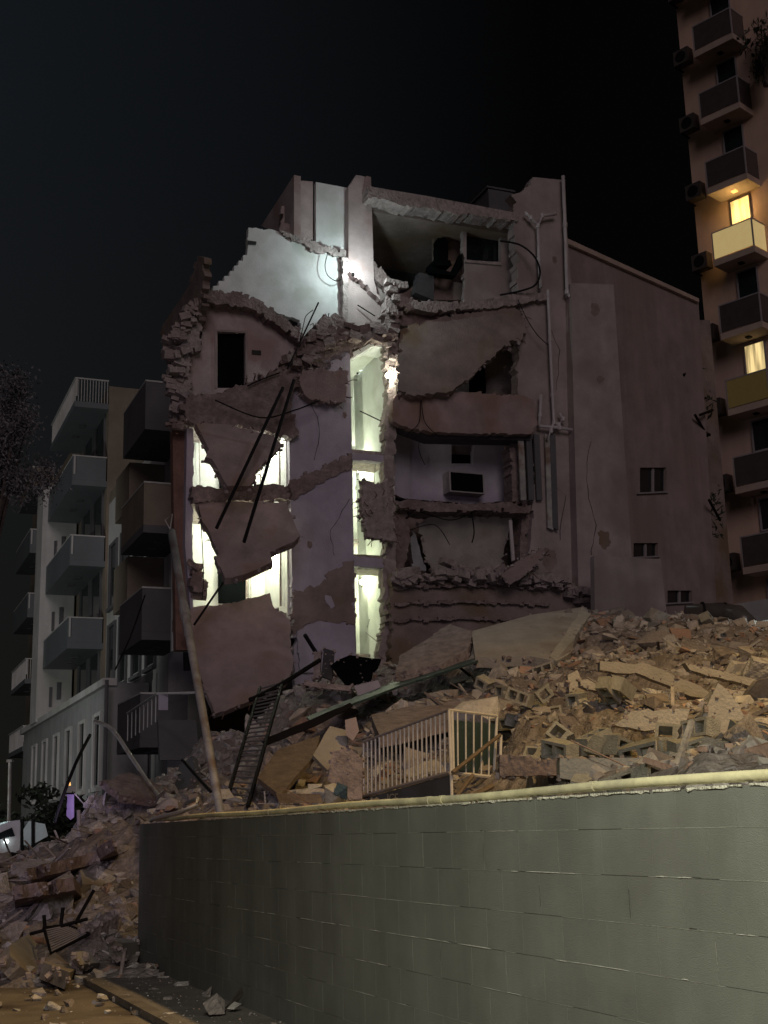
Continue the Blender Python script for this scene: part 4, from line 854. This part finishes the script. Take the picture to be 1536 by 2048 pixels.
while cnt < 15000:
    x = r.uniform(-12, 13); y = r.uniform(8, 33.6)
    if not allowed(x, y) or (side_t(x, y)[0] < 0 and side_t(x, y)[0] > -.5 and side_t(x, y)[1] < 11): continue
    if not vis(x, y): continue
    if H(x, y) < .0 and r.random() < .85: continue
    if r.random() > (12/y)**.25 or (-.35 < x < 1.75 and 12.6 < y < 18.6 and r.random() < .8): continue
    s = min(.62, .05+.07*r.random()+r.paretovariate(2.8)*.045-.05)*(.55+y/24)*(.5 if clear(x, y) else 1)
    vs, fs = hulls[r.randrange(16)]; q = Matrix.Rotation(r.uniform(0, 6.3), 3, 'Z') @ Matrix.Rotation(r.gauss(0, .5), 3, 'X'); c = Vector((x, y, max(Hn(x, y), -.0)+s*.12))
    V += [c+(q @ v)*s for v in vs]; Fc += [tuple(i+nn for i in f) for f in fs]; nn = len(V); cnt += 1
k_ = 0
while k_ < 6500:          # denser broken pieces on the near part of the heap
    x = r.uniform(-.5, 11); y = 7+(r.random()**.8)*22
    if side_t(x, y)[0] > -.75 or not vis(x, y): continue
    if clear(x, y): continue
    k_ += 1; s = min(.34, .04+r.paretovariate(2.4)*.045)*(.7+y/40)
    vs, fs = hulls[r.randrange(16)]; q = Matrix.Rotation(r.uniform(0, 6.3), 3, 'Z') @ Matrix.Rotation(r.gauss(0, .6), 3, 'X'); c = Vector((x, y, Hn(x, y)+s*.15))
    V += [c+(q @ v)*s for v in vs]; Fc += [tuple(i+nn for i in f) for f in fs]; nn = len(V)
for _ in range(420):      # splintered timber, pipe and bar pieces mixed in
    x = r.uniform(-9, 12); y = r.uniform(10, 33)
    if not allowed(x, y) or not vis(x, y) or H(x, y) < .05 or clear(x, y) or (side_t(x, y)[0] > -.9 and side_t(x, y)[1] < 11): continue
    L_ = r.uniform(.3, 1.3); w_ = r.uniform(.01, .05); q = Matrix.Rotation(r.uniform(0, 6.3), 3, 'Z') @ Matrix.Rotation(r.gauss(0, .45), 3, 'Y'); t_ = Mesh(); t_.box((x, y, Hn(x, y)+.12), (L_, w_, w_*r.uniform(.3, 1)), q)
    V += t_.v; Fc += [tuple(i+nn for i in f) for f in t_.f]; nn = len(V)
for _ in range(650):     # grit on the sidewalk and the road edge
    s_ = r.uniform(3, 12.5); t_ = abs(r.gauss(0, 1.0)); p_ = wl(s_, t_+.02, .06 if t_ < .78 else 0); sz = r.uniform(.005, .02)*(1+(r.random() < .06)*1.5); vs, fs = hulls[r.randrange(16)]
    V += [p_+v*sz for v in vs]; Fc += [tuple(i+nn for i in f) for f in fs]; nn = len(V)
fr.v = V; fr.f = Fc; fo = fr.build('rubble_fragments', M['frag']); fo['kind'] = 'stuff'; fo['label'] = 'small broken concrete fragments covering the heap'; fo['category'] = 'rubble'
# larger chunks as individual things
protos = []
for k in range(10):
    vs, fs = hull(rh, rh.choice((10, 13, 16)), 1, rh.uniform(.55, 1), rh.uniform(.3, .7)); me = bpy.data.meshes.new('concrete_chunk'); me.from_pydata(vs, [], fs); me.materials.append(M['chunk']); protos.append(me)
    import bmesh; bm = bmesh.new(); bm.from_mesh(me); bmesh.ops.triangulate(bm, faces=bm.faces); bmesh.ops.subdivide_edges(bm, edges=bm.edges, cuts=2, use_grid_fill=True)
    for v in bm.verts: v.co += Vector((rh.gauss(0, .013), rh.gauss(0, .013), rh.gauss(0, .013)))
    bm.to_mesh(me); bm.free()
def zone(px, py):
    h = 'far left' if px < 290 else ('left of the railing' if px < 720 else ('right of the railing' if px < 1180 else 'far right'))
    v = 'low' if py > (1800 if px < 290 else 1480) else ('midway' if py > (1700 if px < 290 else 1340) else 'high')
    return h, v
n = 0; r = random.Random(5)
while n < 285:
    x = r.uniform(-9, 12); y = r.uniform(9, 32.5)
    if n < 60: x = r.uniform(-7.5, -2.4); y = r.uniform(13.0, 20)
    t, s_ = side_t(x, y)
    if not allowed(x, y) or (t < 0 and t > -.8 and s_ < 11) or not vis(x, y) or H(x, y) < .12: continue
    px, py = vis(x, y)
    if r.random() > (12/y)**.8 or clear(x, y) or (-4.5 < x < -3.1 and 13.4 < y < 15.5): continue
    s = r.uniform(.22, .42)*(1+(r.random() < .12)*.8)*(.75+y/45)
    o = bpy.data.objects.new('concrete_chunk', protos[r.randrange(10)]); COL.objects.link(o)
    o.location = (x, y, Hn(x, y)+s*.16); o.rotation_euler = (r.gauss(0, .5), r.gauss(0, .5), r.uniform(0, 6.3)); o.scale = (s, s, s*r.uniform(.8, 1.2))
    h, v = zone(px, py); size = 'big' if s > .5 else ('medium' if s > .34 else 'small')
    tag(o, f'{size} broken concrete chunk lying {v} on the rubble heap, {h}', 'rubble chunk', f'{size} concrete chunks {v} on the heap {h}'); n += 1
# hollow blocks
def cmu_mesh(broken=False):
    a, b_, h = .2, .1, .1; outer = [(-a, -b_), (a, -b_), (a, b_), (-a, b_)]
    if broken: outer = [(-a, -b_), (.02, -b_), (.05, -.03), (.03, .02), (.07, b_), (-a, b_)]
    hs = [[(-.165, -.065), (-.02, -.065), (-.02, .065), (-.165, .065)]]
    if not broken: hs.append([(.02, -.065), (.165, -.065), (.165, .065), (.02, .065)])
    m_ = Mesh(); m_.prism([[Vector((x, y, -h)) for x, y in outer]]+[[Vector((x, y, -h)) for x, y in q] for q in hs], Vector((0, 0, 2*h)))
    me = bpy.data.meshes.new('concrete_block'); me.from_pydata(m_.v, [], m_.f); me.materials.append(M['cmu'])
    import bmesh; bm = bmesh.new(); bm.from_mesh(me); bmesh.ops.recalc_face_normals(bm, faces=bm.faces); bm.to_mesh(me); bm.free(); return me
cm = [cmu_mesh(), cmu_mesh(True)]
n = 0; r = random.Random(9)
spots = [(1020, 1505, 15.2), (1050, 1500, 15), (1085, 1497, 14.8), (1120, 1500, 14.8), (1190, 1480, 15), (1245, 1500, 13.5), (1282, 1505, 13.3), (1325, 1500, 13.3), (1218, 1368, 18.5), (1245, 1370, 18.5), (1300, 1455, 15.5), (1400, 1460, 14), (1450, 1500, 12.6), (1500, 1460, 13), (1505, 1515, 11.8), (1380, 1500, 13), (1160, 1440, 16.5), (1085, 1425, 17.5), (1060, 1340, 21), (1000, 1350, 21.5), (1030, 1365, 21), (1095, 1365, 20.5), (1440, 1420, 15.5), (1480, 1420, 15), (975, 1372, 22), (1010, 1340, 22.5), (1080, 1372, 21), (1040, 1395, 20.5), (1095, 1345, 22), (960, 1345, 23), (1130, 1480, 15.3), (1210, 1510, 13.6), (1350, 1480, 14), (1420, 1520, 12.4)]
while n < 62:
    if n < len(spots):
        p = P(*spots[n]); x, y = p.x, p.y; z = max(Hn(x, y)+.08, min(p.z, Hn(x, y)+.35))
    else:
        x = r.uniform(.3, 9); y = r.uniform(9.8, 27)
        if not vis(x, y) or not allowed(x, y) or vis(x, y)[0] < 930 or side_t(x, y)[0] > -.9 or r.random() > (12/y)**2: continue
        z = Hn(x, y)+.1
    vv = vis(x, y) or (1200, 1500)
    brk = r.random() < .4; o = bpy.data.objects.new('concrete_block', cm[brk]); COL.objects.link(o); o.location = (x, y, z)
    o.rotation_euler = (r.choice((0, math.pi/2, math.pi/2, math.pi/2))+r.gauss(0, .35), r.gauss(0, .35), r.uniform(-1.2, 1.2)); 
    h, v = zone(*vv); w = 'broken half' if brk else 'whole'
    tag(o, f'{w} hollow concrete block lying {v} on the rubble heap, {h}', 'concrete block', f'{w} hollow blocks {v} on the heap {h}'); n += 1

# ------------------------------------------------------------------ named slabs and debris in the heap
def rim(ob, pj, hit, n, th, seed, nrim=40, ntop=6, m='rawl'):
    rq = random.Random(seed); c_ = Mesh(); cx = sum(p[0] for p in pj)/len(pj); cy = sum(p[1] for p in pj)/len(pj)
    for k in range(nrim+ntop):
        x, y = pj[rq.randrange(len(pj))]; f_ = 0 if k < nrim else rq.random(); x += (cx-x)*f_; y += (cy-y)*f_
        c0 = hit(x+rq.gauss(0, 1.5), y+rq.gauss(0, 1.5))+n*(th*rq.uniform(0, .8) if k < nrim else 0); q_ = rq.uniform(.02, .075 if k < nrim else .04)
        c_.box(c0, (q_, q_*rq.uniform(.5, 1), q_*rq.uniform(.4, 1)), Matrix.Rotation(rq.uniform(0, 3), 3, 'X') @ Matrix.Rotation(rq.uniform(0, 3), 3, 'Z'))
    c_.build('broken_rim', M[m], ob)['kind'] = 'stuff'
def dslab(name, m, pts, ds, th, label, cat='slab', amp=2, seg=10, group=None):
    pj = jag(pts, amp*.45, seg*2, int(pts[0][0]+pts[0][1]), 0); A = np.array([[*P(p[0], p[1], d)] for p, d in zip(pts, ds)]); c = A.mean(0); u, s_, vt = np.linalg.svd(A-c); n = Vector(vt[2]); c = Vector(c)
    if n.dot(c-CAM) < 0: n = -n
    def hit(x, y): w = P(x, y, 1)-CAM; return CAM+w*((c-CAM).dot(n)/w.dot(n))
    me = Mesh(); me.prism([[hit(x, y) for x, y in pj]], n*th); ob = me.build(name, M[m])
    if th >= .15: rim(ob, pj, hit, n, th, int(pts[0][0]))
    return tag(ob, label, cat, group)
big = dslab('floor_slab', 'bslab', [(944, 1262, 's'), (1060, 1230, 's'), (1164, 1214), (1180, 1228), (1150, 1268), (1142, 1300), (1112, 1320), (1060, 1312), (950, 1314)], [28, 28.5, 29, 28.8, 27.2, 26, 25.4, 25.6, 25.4], .22, 'largest smooth beige slab tilted on the heap in front of the dark lower room')
dslab('broken_edge', 'foam', [(1164, 1214), (1182, 1228), (1152, 1270), (1144, 1302), (1112, 1322), (1100, 1312), (1130, 1270), (1150, 1240)], [28.8, 28.6, 27.1, 25.9, 25.2, 25.4, 27, 28], .3, 'pale splintered edge piece at the right end of the largest slab', 'debris', amp=3, seg=6)
dslab('floor_slab', 'rawl', [(870, 1268), (900, 1248), (945, 1262), (935, 1300), (880, 1330), (790, 1345), (800, 1310)], [28]*3+[26.5, 26, 26.3, 27], .2, 'rough broken slab left of the largest beige slab', amp=3)
dslab('floor_slab', 'rawl', [(742, 1430), (900, 1392), (1010, 1390), (1070, 1412), (1060, 1450), (900, 1440), (760, 1472)], [24, 24.5, 24.5, 24, 22, 22, 22], .2, 'long flat slab behind the white railing', amp=2)
dslab('panel', 'bslab', [(626, 1510), (660, 1452, 's'), (700, 1462), (686, 1518), (655, 1540)], [20.3, 21, 21, 20.3, 20.2], .07, 'light beige square panel standing in the heap left of the railing', 'panel', amp=1)
dslab('panel', 'wood', [(515, 1555, 's'), (555, 1500), (640, 1470), (632, 1508), (560, 1590, 's')], [19.6, 21, 21.8, 20.6, 19], .08, 'brown tilted board at the foot of the ladder', 'board', amp=1)
dslab('panel', 'rawl', [(655, 1560), (665, 1504), (700, 1496), (726, 1520), (724, 1600), (700, 1598)], [18.6]*6, .2, 'dark grey squarish lump against the left end of the railing', 'slab', amp=2)
dslab('timber', 'wood', [(552, 1586, 's'), (640, 1588, 's'), (646, 1606, 's'), (558, 1606, 's')], [18.6]*4, .08, 'slotted brown board lying just above the grey wall', 'board')
dslab('panel', 'pink', [(690, 1440), (712, 1434), (718, 1462), (706, 1482), (692, 1470)], [20.5]*5, .1, 'small pale pinkish piece beside the beige square panel', 'panel', amp=1.5)
dslab('cabinet', 'rawl', [(628, 1305, 's'), (642, 1302, 's'), (640, 1356, 's'), (626, 1356, 's')], [28.6]*4, .35, 'upright grey cabinet standing in the heap below the lilac wall', 'cabinet')
dslab('cabinet', 'dark', [(648, 1296, 's'), (668, 1302, 's'), (664, 1360, 's'), (642, 1352, 's')], [28.5]*4, .3, 'upright dark cabinet beside the grey one below the lilac wall', 'cabinet')
dslab('panel', 'rawl', [(606, 1370), (612, 1362, 's'), (704, 1372, 's'), (700, 1382), (640, 1376)], [27]*5, .15, 'narrow pale shelf board below the grey cabinet', 'board', amp=1)
dslab('panel', 'lilac', [(708, 1372), (756, 1360), (764, 1380), (720, 1398)], [26.4]*4, .1, 'small pale lilac panel right of the shelf board', 'panel', amp=1.5)
dslab('mattress', 'black', [(662, 1330), (700, 1310), (762, 1318), (742, 1362), (690, 1368)], [28.4]*5, .3, 'black crumpled object at the foot of the lit stairwell', 'debris', amp=3)
dslab('bent_beam', 'green', [(700, 1398), (780, 1366), (950, 1316), (956, 1321), (800, 1371), (620, 1440), (612, 1434)], [26, 26, 26, 25.9, 25.8, 24, 24], .04, 'long dark green metal beam lying across the heap', 'beam', amp=1)
dslab('bent_beam', 'blackm', [(520, 1480), (620, 1440), (700, 1405), (706, 1412), (630, 1452), (530, 1492)], [23]*6, .1, 'dark blue metal strip left of the green beam', 'beam', amp=1)
for i, (pts, d, lab) in enumerate([
    ([(1160, 1360), (1175, 1358), (1272, 1400), (1268, 1410), (1162, 1372)], 19.5, 'yellowish broken beam pointing right in the upper right heap'),
    ([(1200, 1322), (1300, 1330), (1400, 1372), (1440, 1400), (1380, 1392), (1290, 1352), (1200, 1340)], 21, 'long crumbling beam sloping down across the right heap'),
    ([(1370, 1325), (1536, 1365), (1580, 1380), (1580, 1398), (1500, 1372), (1380, 1340)], 20, 'long slab edge running out of the frame at the right, upper one'),
    ([(1440, 1375), (1580, 1402), (1580, 1425), (1470, 1408)], 18, 'long slab edge running out of the frame at the right, lower one'),
    ([(1436, 1366), (1462, 1388), (1502, 1450), (1440, 1470), (1392, 1468), (1410, 1420)], 15.5, 'pyramid shaped tan slab standing at the right'),
    ([(1262, 1422), (1380, 1418), (1372, 1448), (1290, 1462), (1230, 1450)], 16, 'flat grey slab lying in the middle of the right heap'),
    ([(1440, 1510), (1505, 1475), (1520, 1500), (1500, 1536), (1438, 1528)], 11.6, 'square grey slab piece near the wall top at the right'),
    ([(1000, 1510), (1140, 1520), (1140, 1552), (1000, 1552)], 14.4, 'dark low concrete beam right of the railing post'),
    ([(1120, 1516), (1350, 1516), (1360, 1560), (1200, 1575), (1120, 1556)], 12.2, 'orange brown low concrete beam above the grey wall'),
    ([(1350, 1530), (1570, 1518), (1570, 1552), (1350, 1556)], 10.2, 'tan low concrete beam at the far right above the grey wall'),
    ([(1155, 1340), (1180, 1420), (1170, 1450), (1140, 1400), (1135, 1350)], 20, 'pinkish slab leaning in the heap right of centre'),
    ]): dslab('broken_beam' if 'beam' in lab else 'broken_slab', 'bslab' if i not in (7,) else 'raw', pts, [d]*len(pts), .25, lab, 'beam' if 'beam' in lab else 'slab', amp=3, seg=9)
for i, (pts, d, lab, m_) in enumerate([
    ([(20, 1890), (60, 1868), (92, 1880), (100, 1912), (80, 1925), (110, 1965), (70, 1958), (20, 1912)], 14.6, 'pale slab standing at the lower left beside the metal grating', 'bslab'),
    ([(90, 1912), (150, 1924), (160, 1932), (140, 1945), (88, 1925)], 14.2, 'thin tan board lying in front of the metal grating', 'bslab'),
    ([(180, 1862), (240, 1828), (252, 1886), (196, 1896)], 15.2, 'tilted grey square slab right of the metal grating', 'rawl'),
    ([(160, 1930), (200, 1925), (190, 1948), (160, 1945)], 14.2, 'tan block at the edge of the road', 'bslab'),
    ([(244, 1886), (278, 1884), (278, 1920), (246, 1920)], 14.6, 'squarish tan block against the end of the grey wall', 'bslab'),
    ([(60, 1760), (180, 1730), (230, 1700), (240, 1712), (190, 1752), (70, 1790)], 19, 'long brown slab high on the lower left heap', 'raw'),
    ([(30, 1800), (150, 1780), (170, 1800), (120, 1822), (30, 1838)], 17.5, 'broad dark slab midway down the lower left heap', 'raw'),
    ([(160, 1740), (190, 1732), (215, 1748), (205, 1772), (165, 1768)], 18.5, 'tan squarish lump high on the lower left heap', 'bslab'),
    ([(205, 1560), (260, 1545), (305, 1560), (330, 1600), (240, 1590)], 26, 'brown tilted slab at the top of the left heap', 'raw'),
    ([(315, 1600), (345, 1540), (385, 1510), (392, 1540), (360, 1600)], 28, 'dark leaning slab under the corner balcony', 'ldark')]):
    dslab('broken_slab', m_, pts, [d+.4*(q % 3) for q in range(len(pts))], .16, lab, 'slab', amp=2, seg=9)
# metal grating
gr = thing('metal_grating', P(120, 1905, 14.5), 'dark barred metal grating lying in the lower left heap', 'grating')
q = [P(88, 1856, 15.2), P(132, 1850, 15.4), P(178, 1868, 15.0), P(102, 1908, 14.5)]
Mesh().tube(q+[q[0]], .02, 6).build('frame', M['blackm'], gr)
for k in range(1, 11):
    t = k/11; Mesh().tube([q[0].lerp(q[3], t), q[1].lerp(q[2], t)], .009, 5).build('bar', M['trim'], gr)
for (x0, y0, x1, y1, d) in ((88, 1830, 90, 1860, 15.2), (126, 1815, 122, 1848, 15.3), (60, 1868, 175, 1838, 15.3), (150, 1848, 188, 1780, 15.8)): Mesh().tube([P(x0, y0, d), P(x1, y1, d)], .022, 6).build('bent_leg', M['blackm'], gr)
# ladder
ld = thing('metal_ladder', P(470, 1605, 19.6), 'dark metal ladder stair leaning against the heap below the broad slab', 'ladder')
la, lb_, lc, ldd = P(452, 1605, 19.6), P(496, 1612, 19.4), P(520, 1375, 27), P(566, 1362, 26.8)
Mesh().tube([la, lc], .035, 6).build('side_rail', M['blackm'], ld); Mesh().tube([lb_, ldd], .035, 6).build('side_rail', M['blackm'], ld)
for k in range(26):
    t = (k+.5)/26; a0 = la.lerp(lc, t); a1 = lb_.lerp(ldd, t); Mesh().tube([a0, a1], .018, 6).build('rung', M['ldark'], ld)
# stair railing
SR = thing('stair_railing', P(860, 1600, 18.6), 'white barred stair railing standing behind the grey wall', 'railing')
tl, tm, tr = P(727, 1484, 20.3), P(898, 1420, 18.5), P(994, 1432, 19.6)
bl, bm_, br_ = P(728, 1592, 20.3), P(900, 1545, 18.5), P(992, 1555, 19.6)
for a0, a1, n_ in ((tl, tm, 'top_rail'), (tm, tr, 'top_rail'), (bl, bm_, 'bottom_rail'), (bm_, br_, 'bottom_rail')): Mesh().tube([a0, a1], .022 if n_ == 'top_rail' else .028, 6).build(n_, M['rail'] if a0 is not tl and a0 is not bl else M['trim'], SR)
for k in range(20): t = k/20; Mesh().tube([tl.lerp(tm, t), bl.lerp(bm_, t)], .0145, 6).build('baluster', M['rail'], SR)
for k in range(1, 6): t = k/6; Mesh().tube([tm.lerp(tr, t), bm_.lerp(br_, t)], .013, 6).build('baluster', M['rail'], SR)
for a0, a1 in ((tm, P(904, 1600, 18.5)), (P(904, 1422, 18.55), P(907, 1546, 18.55)), (tr, P(985, 1600, 19.6)), (P(1002, 1470, 19.4), P(1000, 1560, 19.4))): Mesh().tube([a0, a1], .022, 8).build('post', M['rail'], SR)
Mesh().tube([P(1000, 1470, 19.3), P(905, 1545, 18.4)], .028, 6).build('brace', M['wood'], SR); Mesh().tube([P(946, 1550, 18.6), P(908, 1600, 18.2)], .028, 6).build('brace', M['wood'], SR)
Mesh().tube([P(985, 1572, 18), P(935, 1598, 17.6)], .04, 6).build('brace', M['wood'], SR)
sp = thing('stair_side_panel', P(820, 1605, 18.9), 'dark stair side panel under the railing with faded letters', 'panel')
SPL = Pl(*P(728, 1600, 20.2).xy, *(P(898, 1600, 18.5)-P(728, 1600, 20.2)).xy)
wallp('panel_sheet', M['ldark'], [(735, 1595, 's'), (898, 1550, 's'), (902, 1612, 's'), (735, 1616, 's')], .05, .05, parent=sp, pl=SPL)
text('ICE', 774, 1607, .04, .20, 'faint', pl=SPL, parent=sp, name='faded_letters')
dslab('green_board', 'green', [(908, 1440, 's'), (990, 1448, 's'), (988, 1548, 's'), (908, 1540, 's')], [20.4]*4, .04, 'dark green board standing behind the right part of the railing', 'board')
# leaning pole
lp = thing('leaning_pole', P(438, 1625, 17.0), 'tall grey metal pole leaning left across the ruins behind the wall', 'pole')
Mesh().tube([P(441, 1628, 17.0), P(408, 1440, 18.6), P(372, 1235, 20.6), P(343, 1064, 22.4)], [.055, .06, .068, .072], 12).build('pole_shaft', M['galv'], lp, smooth=True)
a0 = P(372, 1235, 20.6); a1 = P(368, 1215, 20.8); Mesh().tube([a0, a1], .082, 12).build('pole_collar', M['galv'], lp)
Mesh().tube([P(343, 1064, 22.4), P(330, 1040, 22.4), P(345, 1028, 22.4), P(338, 1072, 22.4)], .012, 5).build('wire_loop', M['galv'], lp)
# crumpled cloth bag at the wall
bgc = thing('plastic_bag', P(670, 1606, 17.2), 'torn blue and white sack lying against the top of the wall', 'bag')
def crumple(name, m, c, s, seed, parent, n=14):
    r_ = random.Random(seed); vs, fs = hull(r_, n); me = Mesh(); me.add([Vector(c)+Vector((v.x*s[0], v.y*s[1], v.z*s[2])) for v in vs], fs); return me.build(name, M[m], parent)
crumple('sack_body', 'whitecloth', P(668, 1590, 17.2), (.3, .3, .32), 1, bgc); crumple('sack_flap', 'bluecloth', P(680, 1585, 17.1), (.2, .15, .26), 2, bgc); crumple('sack_flap', 'whitecloth', P(630, 1575, 17.2), (.2, .1, .1), 4, bgc)
tag(crumple('paper_scrap', 'whitecloth', P(468, 1600, 17.8), (.25, .12, .1), 6, None), 'small white paper scrap beside the foot of the leaning pole', 'paper')
# cables and bent pipes at the left heap
def pcable(pts, r_, label, m='blackm', name='bent_pipe', cat='pipe'):
    ws = [P(*p) for p in pts]; out = []
    for i in range(len(ws)-1):
        p0, p1, p2, p3 = ws[max(i-1, 0)], ws[i], ws[i+1], ws[min(i+2, len(ws)-1)]
        for k in range(7): t = k/7; out.append(.5*((2*p1)+(p2-p0)*t+(2*p0-5*p1+4*p2-p3)*t*t+(3*p1-p0-3*p2+p3)*t**3))
    out.append(ws[-1]); return tag(Mesh().tube(out, r_, 7).build(name, M[m], smooth=True), label, cat)
pcable([(190, 1443, 28), (225, 1460, 27.5), (260, 1510, 27), (300, 1570, 26), (330, 1605, 25)], .045, 'bent grey pipe arching down the left heap in front of the white building', 'galv')
pcable([(180, 1470, 28), (150, 1530, 27), (120, 1610, 26.5), (108, 1650, 26)], .035, 'dark drooping cable in front of the white building', 'blackm', 'hanging_cable', 'cable')
pcable([(230, 1340, 33), (262, 1270, 33), (290, 1190, 33)], .02, 'thin dark wire rising beside the dark balconies', 'blackm', 'hanging_cable', 'cable')
pcable([(365, 1520, 24), (400, 1560, 23), (430, 1592, 22)], .03, 'short dark rod left of the leaning pole foot', 'blackm', 'steel_rod', 'rod')
pcable([(800, 1360, 27.4), (860, 1318, 27.4), (900, 1322, 27.2), (940, 1352, 27)], .03, 'curved dark rod lying over the slab left of the largest slab', 'blackm', 'steel_rod', 'rod')
pcable([(610, 1270, 30), (640, 1318, 29.5)], .05, 'short black bar leaning in front of the lilac wall', 'blackm', 'steel_bar', 'bar')
pcable([(500, 1400, 26), (560, 1370, 26.5), (640, 1320, 27)], .05, 'dark bent pipe above the ladder', 'blackm')
pcable([(240, 1955, 14.0), (247, 1915, 14.1), (250, 1900, 14.2)], .02, 'thin upright stick at the foot of the heap beside the road', 'rawl', 'stick', 'stick')
pcable([(160, 1700, 20), (158, 1660, 20), (157, 1620, 20)], .03, 'thin purple lit post on top of the left heap', 'lilac', 'post', 'post')

# ------------------------------------------------------------------ far left: trees, lamp post, van, tent, banner
def tree(name, base, h, cr_, rad, n, sz, m, label, seed):
    t = thing(name, base, label, 'tree'); r_ = random.Random(seed); top = Vector(base)+Vector((0, 0, h))
    tr_ = Mesh(); tr_.tube([base, Vector(base)+Vector((.1, 0, h*.4)), top], [.22, .16, .08], 10)
    for _ in range(7):
        a = r_.uniform(0, 6.3); tr_.tube([Vector(base)+Vector((0, 0, h*.7)), top+Vector((math.cos(a)*rad[0]*.7, math.sin(a)*rad[1]*.7, r_.uniform(0, rad[2])))], [.07, .02], 6)
    tr_.build('trunk', M['bark'], t); leaves(n, top+Vector((0, 0, cr_)), rad, sz, M[m], 'crown', t, seed); return t
tree('street_tree', (P(-45, 1700, 34)-Vector((0, 0, P(-45, 1700, 34).z))), 12.1, .2, (1.2, 1.2, 1.7), 15000, .05, 'leaf', 'dusty grey tree at the left edge in front of the white building', 4)
tree('street_tree', (P(60, 1700, 46)-Vector((0, 0, P(60, 1700, 46).z))), 1.4, .3, (1.8, 1.8, .9), 2600, .14, 'leafd', 'low dark tree below the white building at the far left', 8)
tree('palm_tree', (P(185, 1640, 38)-Vector((0, 0, P(185, 1640, 38).z))), 1.9, .0, (1.2, 1.2, .7), 1100, .16, 'leafd', 'small dark palm in front of the white ground floor', 9)
lpst = thing('street_lamp', P(20, 1670, 40)-Vector((0, 0, P(20, 1670, 40).z)), 'thin grey lamp post at the far left below the balconies', 'lamp post')
b0 = parent_loc(lpst); Mesh().tube([b0, P(20, 1524, 40)], [.07, .05], 8).build('pole', M['galv'], lpst); a = P(20, 1522, 40); Mesh().box(a, (.16, .2, .08)).build('lamp_head', M['galv'], lpst)
vn_ = thing('parked_van', P(20, 1740, 24)-Vector((0, 0, P(20, 1740, 24).z)), 'white van parked at the left edge with one light on', 'van')
vp = Pl(*P(20, 1700, 27).xy, .924, .383)
wallp('van_body', M['van'], [(-80, 1672, 's'), (-20, 1660, 's'), (22, 1642, 's'), (40, 1640, 's'), (40, 1690, 's'), (34, 1740, 's'), (-80, 1760, 's')], 0, 2.0, parent=vn_, pl=vp)
wallp('windscreen', M['glass'], [(-60, 1678, 's'), (-6, 1668, 's'), (24, 1655, 's'), (30, 1672, 's'), (-60, 1692, 's')], -.02, .02, parent=vn_, pl=vp)
wallp('bumper', M['smoked'], [(-80, 1716, 's'), (33, 1713, 's'), (33, 1719, 's'), (-80, 1724, 's')], -.06, .05, parent=vn_, pl=vp)
hl = P(13, 1683, 26.9); Mesh().tube([hl-Vector((0, .05, 0)), hl+Vector((0, .02, 0))], .045, 12).build('headlight', M['headlight'], vn_)
hl = P(-20, 1683, 26.4); Mesh().tube([hl-Vector((0, .05, 0)), hl+Vector((0, .02, 0))], .045, 12).build('headlight', M['van'], vn_)
for x in (-30, 20): q = P(x, 1735, 26.9); Mesh().tube([q-Vector((0, .1, 0)), q+Vector((0, .15, 0))], .3, 16).build('wheel', M['blackm'], vn_)
tn = thing('canopy_tent', P(75, 1690, 30)-Vector((0, 0, P(75, 1690, 30).z)), 'bluish grey canopy tent beyond the white van', 'tent')
wallp('canopy', M['tarp'], [(46, 1660, 's'), (58, 1642, 's'), (90, 1648, 's'), (96, 1672, 's'), (60, 1692, 's'), (46, 1690, 's')], 0, 1.5, parent=tn, pl=Pl(*P(75, 1690, 30).xy, .924, .383))
for x in (45, 66): Mesh().tube([P(x, 1638, 29.9), P(x, 1720, 29.9)], .04, 6).build('tent_pole', M['blackm'], tn)
lamp('tent_light', 'POINT', P(60, 1655, 27.8)+Vector((-.4, 0, .6)), 22, (.8, 1, 1), shadow_soft_size=.1)
bn = thing('hanging_banner', P(140, 1640, 27), 'small purple lit banner hanging in front of the white ground floor', 'banner')
wallp('banner_cloth', M['purple'], [(134, 1588), (148, 1588, 's'), (148, 1634), (141, 1640), (133, 1632)], 0, .03, parent=bn, pl=Pl(*P(140, 1600, 27).xy, 1, 0), amp=.6)
Mesh().tube([P(131, 1587, 27), P(150, 1587, 27)], .02, 6).build('banner_rod', M['blackm'], bn)
lamp('banner_light', 'POINT', P(136, 1600, 26.3), 5, (.72, .6, 1), shadow_soft_size=.05)
ol = thing('orange_lamp', P(137, 1567, 33), 'small orange lamp glowing on the white ground floor wall', 'lamp')
Mesh().tube([P(137, 1564, 33), P(137, 1571, 33)], [.045, .06], 10).build('lamp_glass', M['orange'], ol); Mesh().tube([P(137, 1562, 33), P(137, 1564, 33)], .06, 10).build('lamp_cap', M['blackm'], ol)
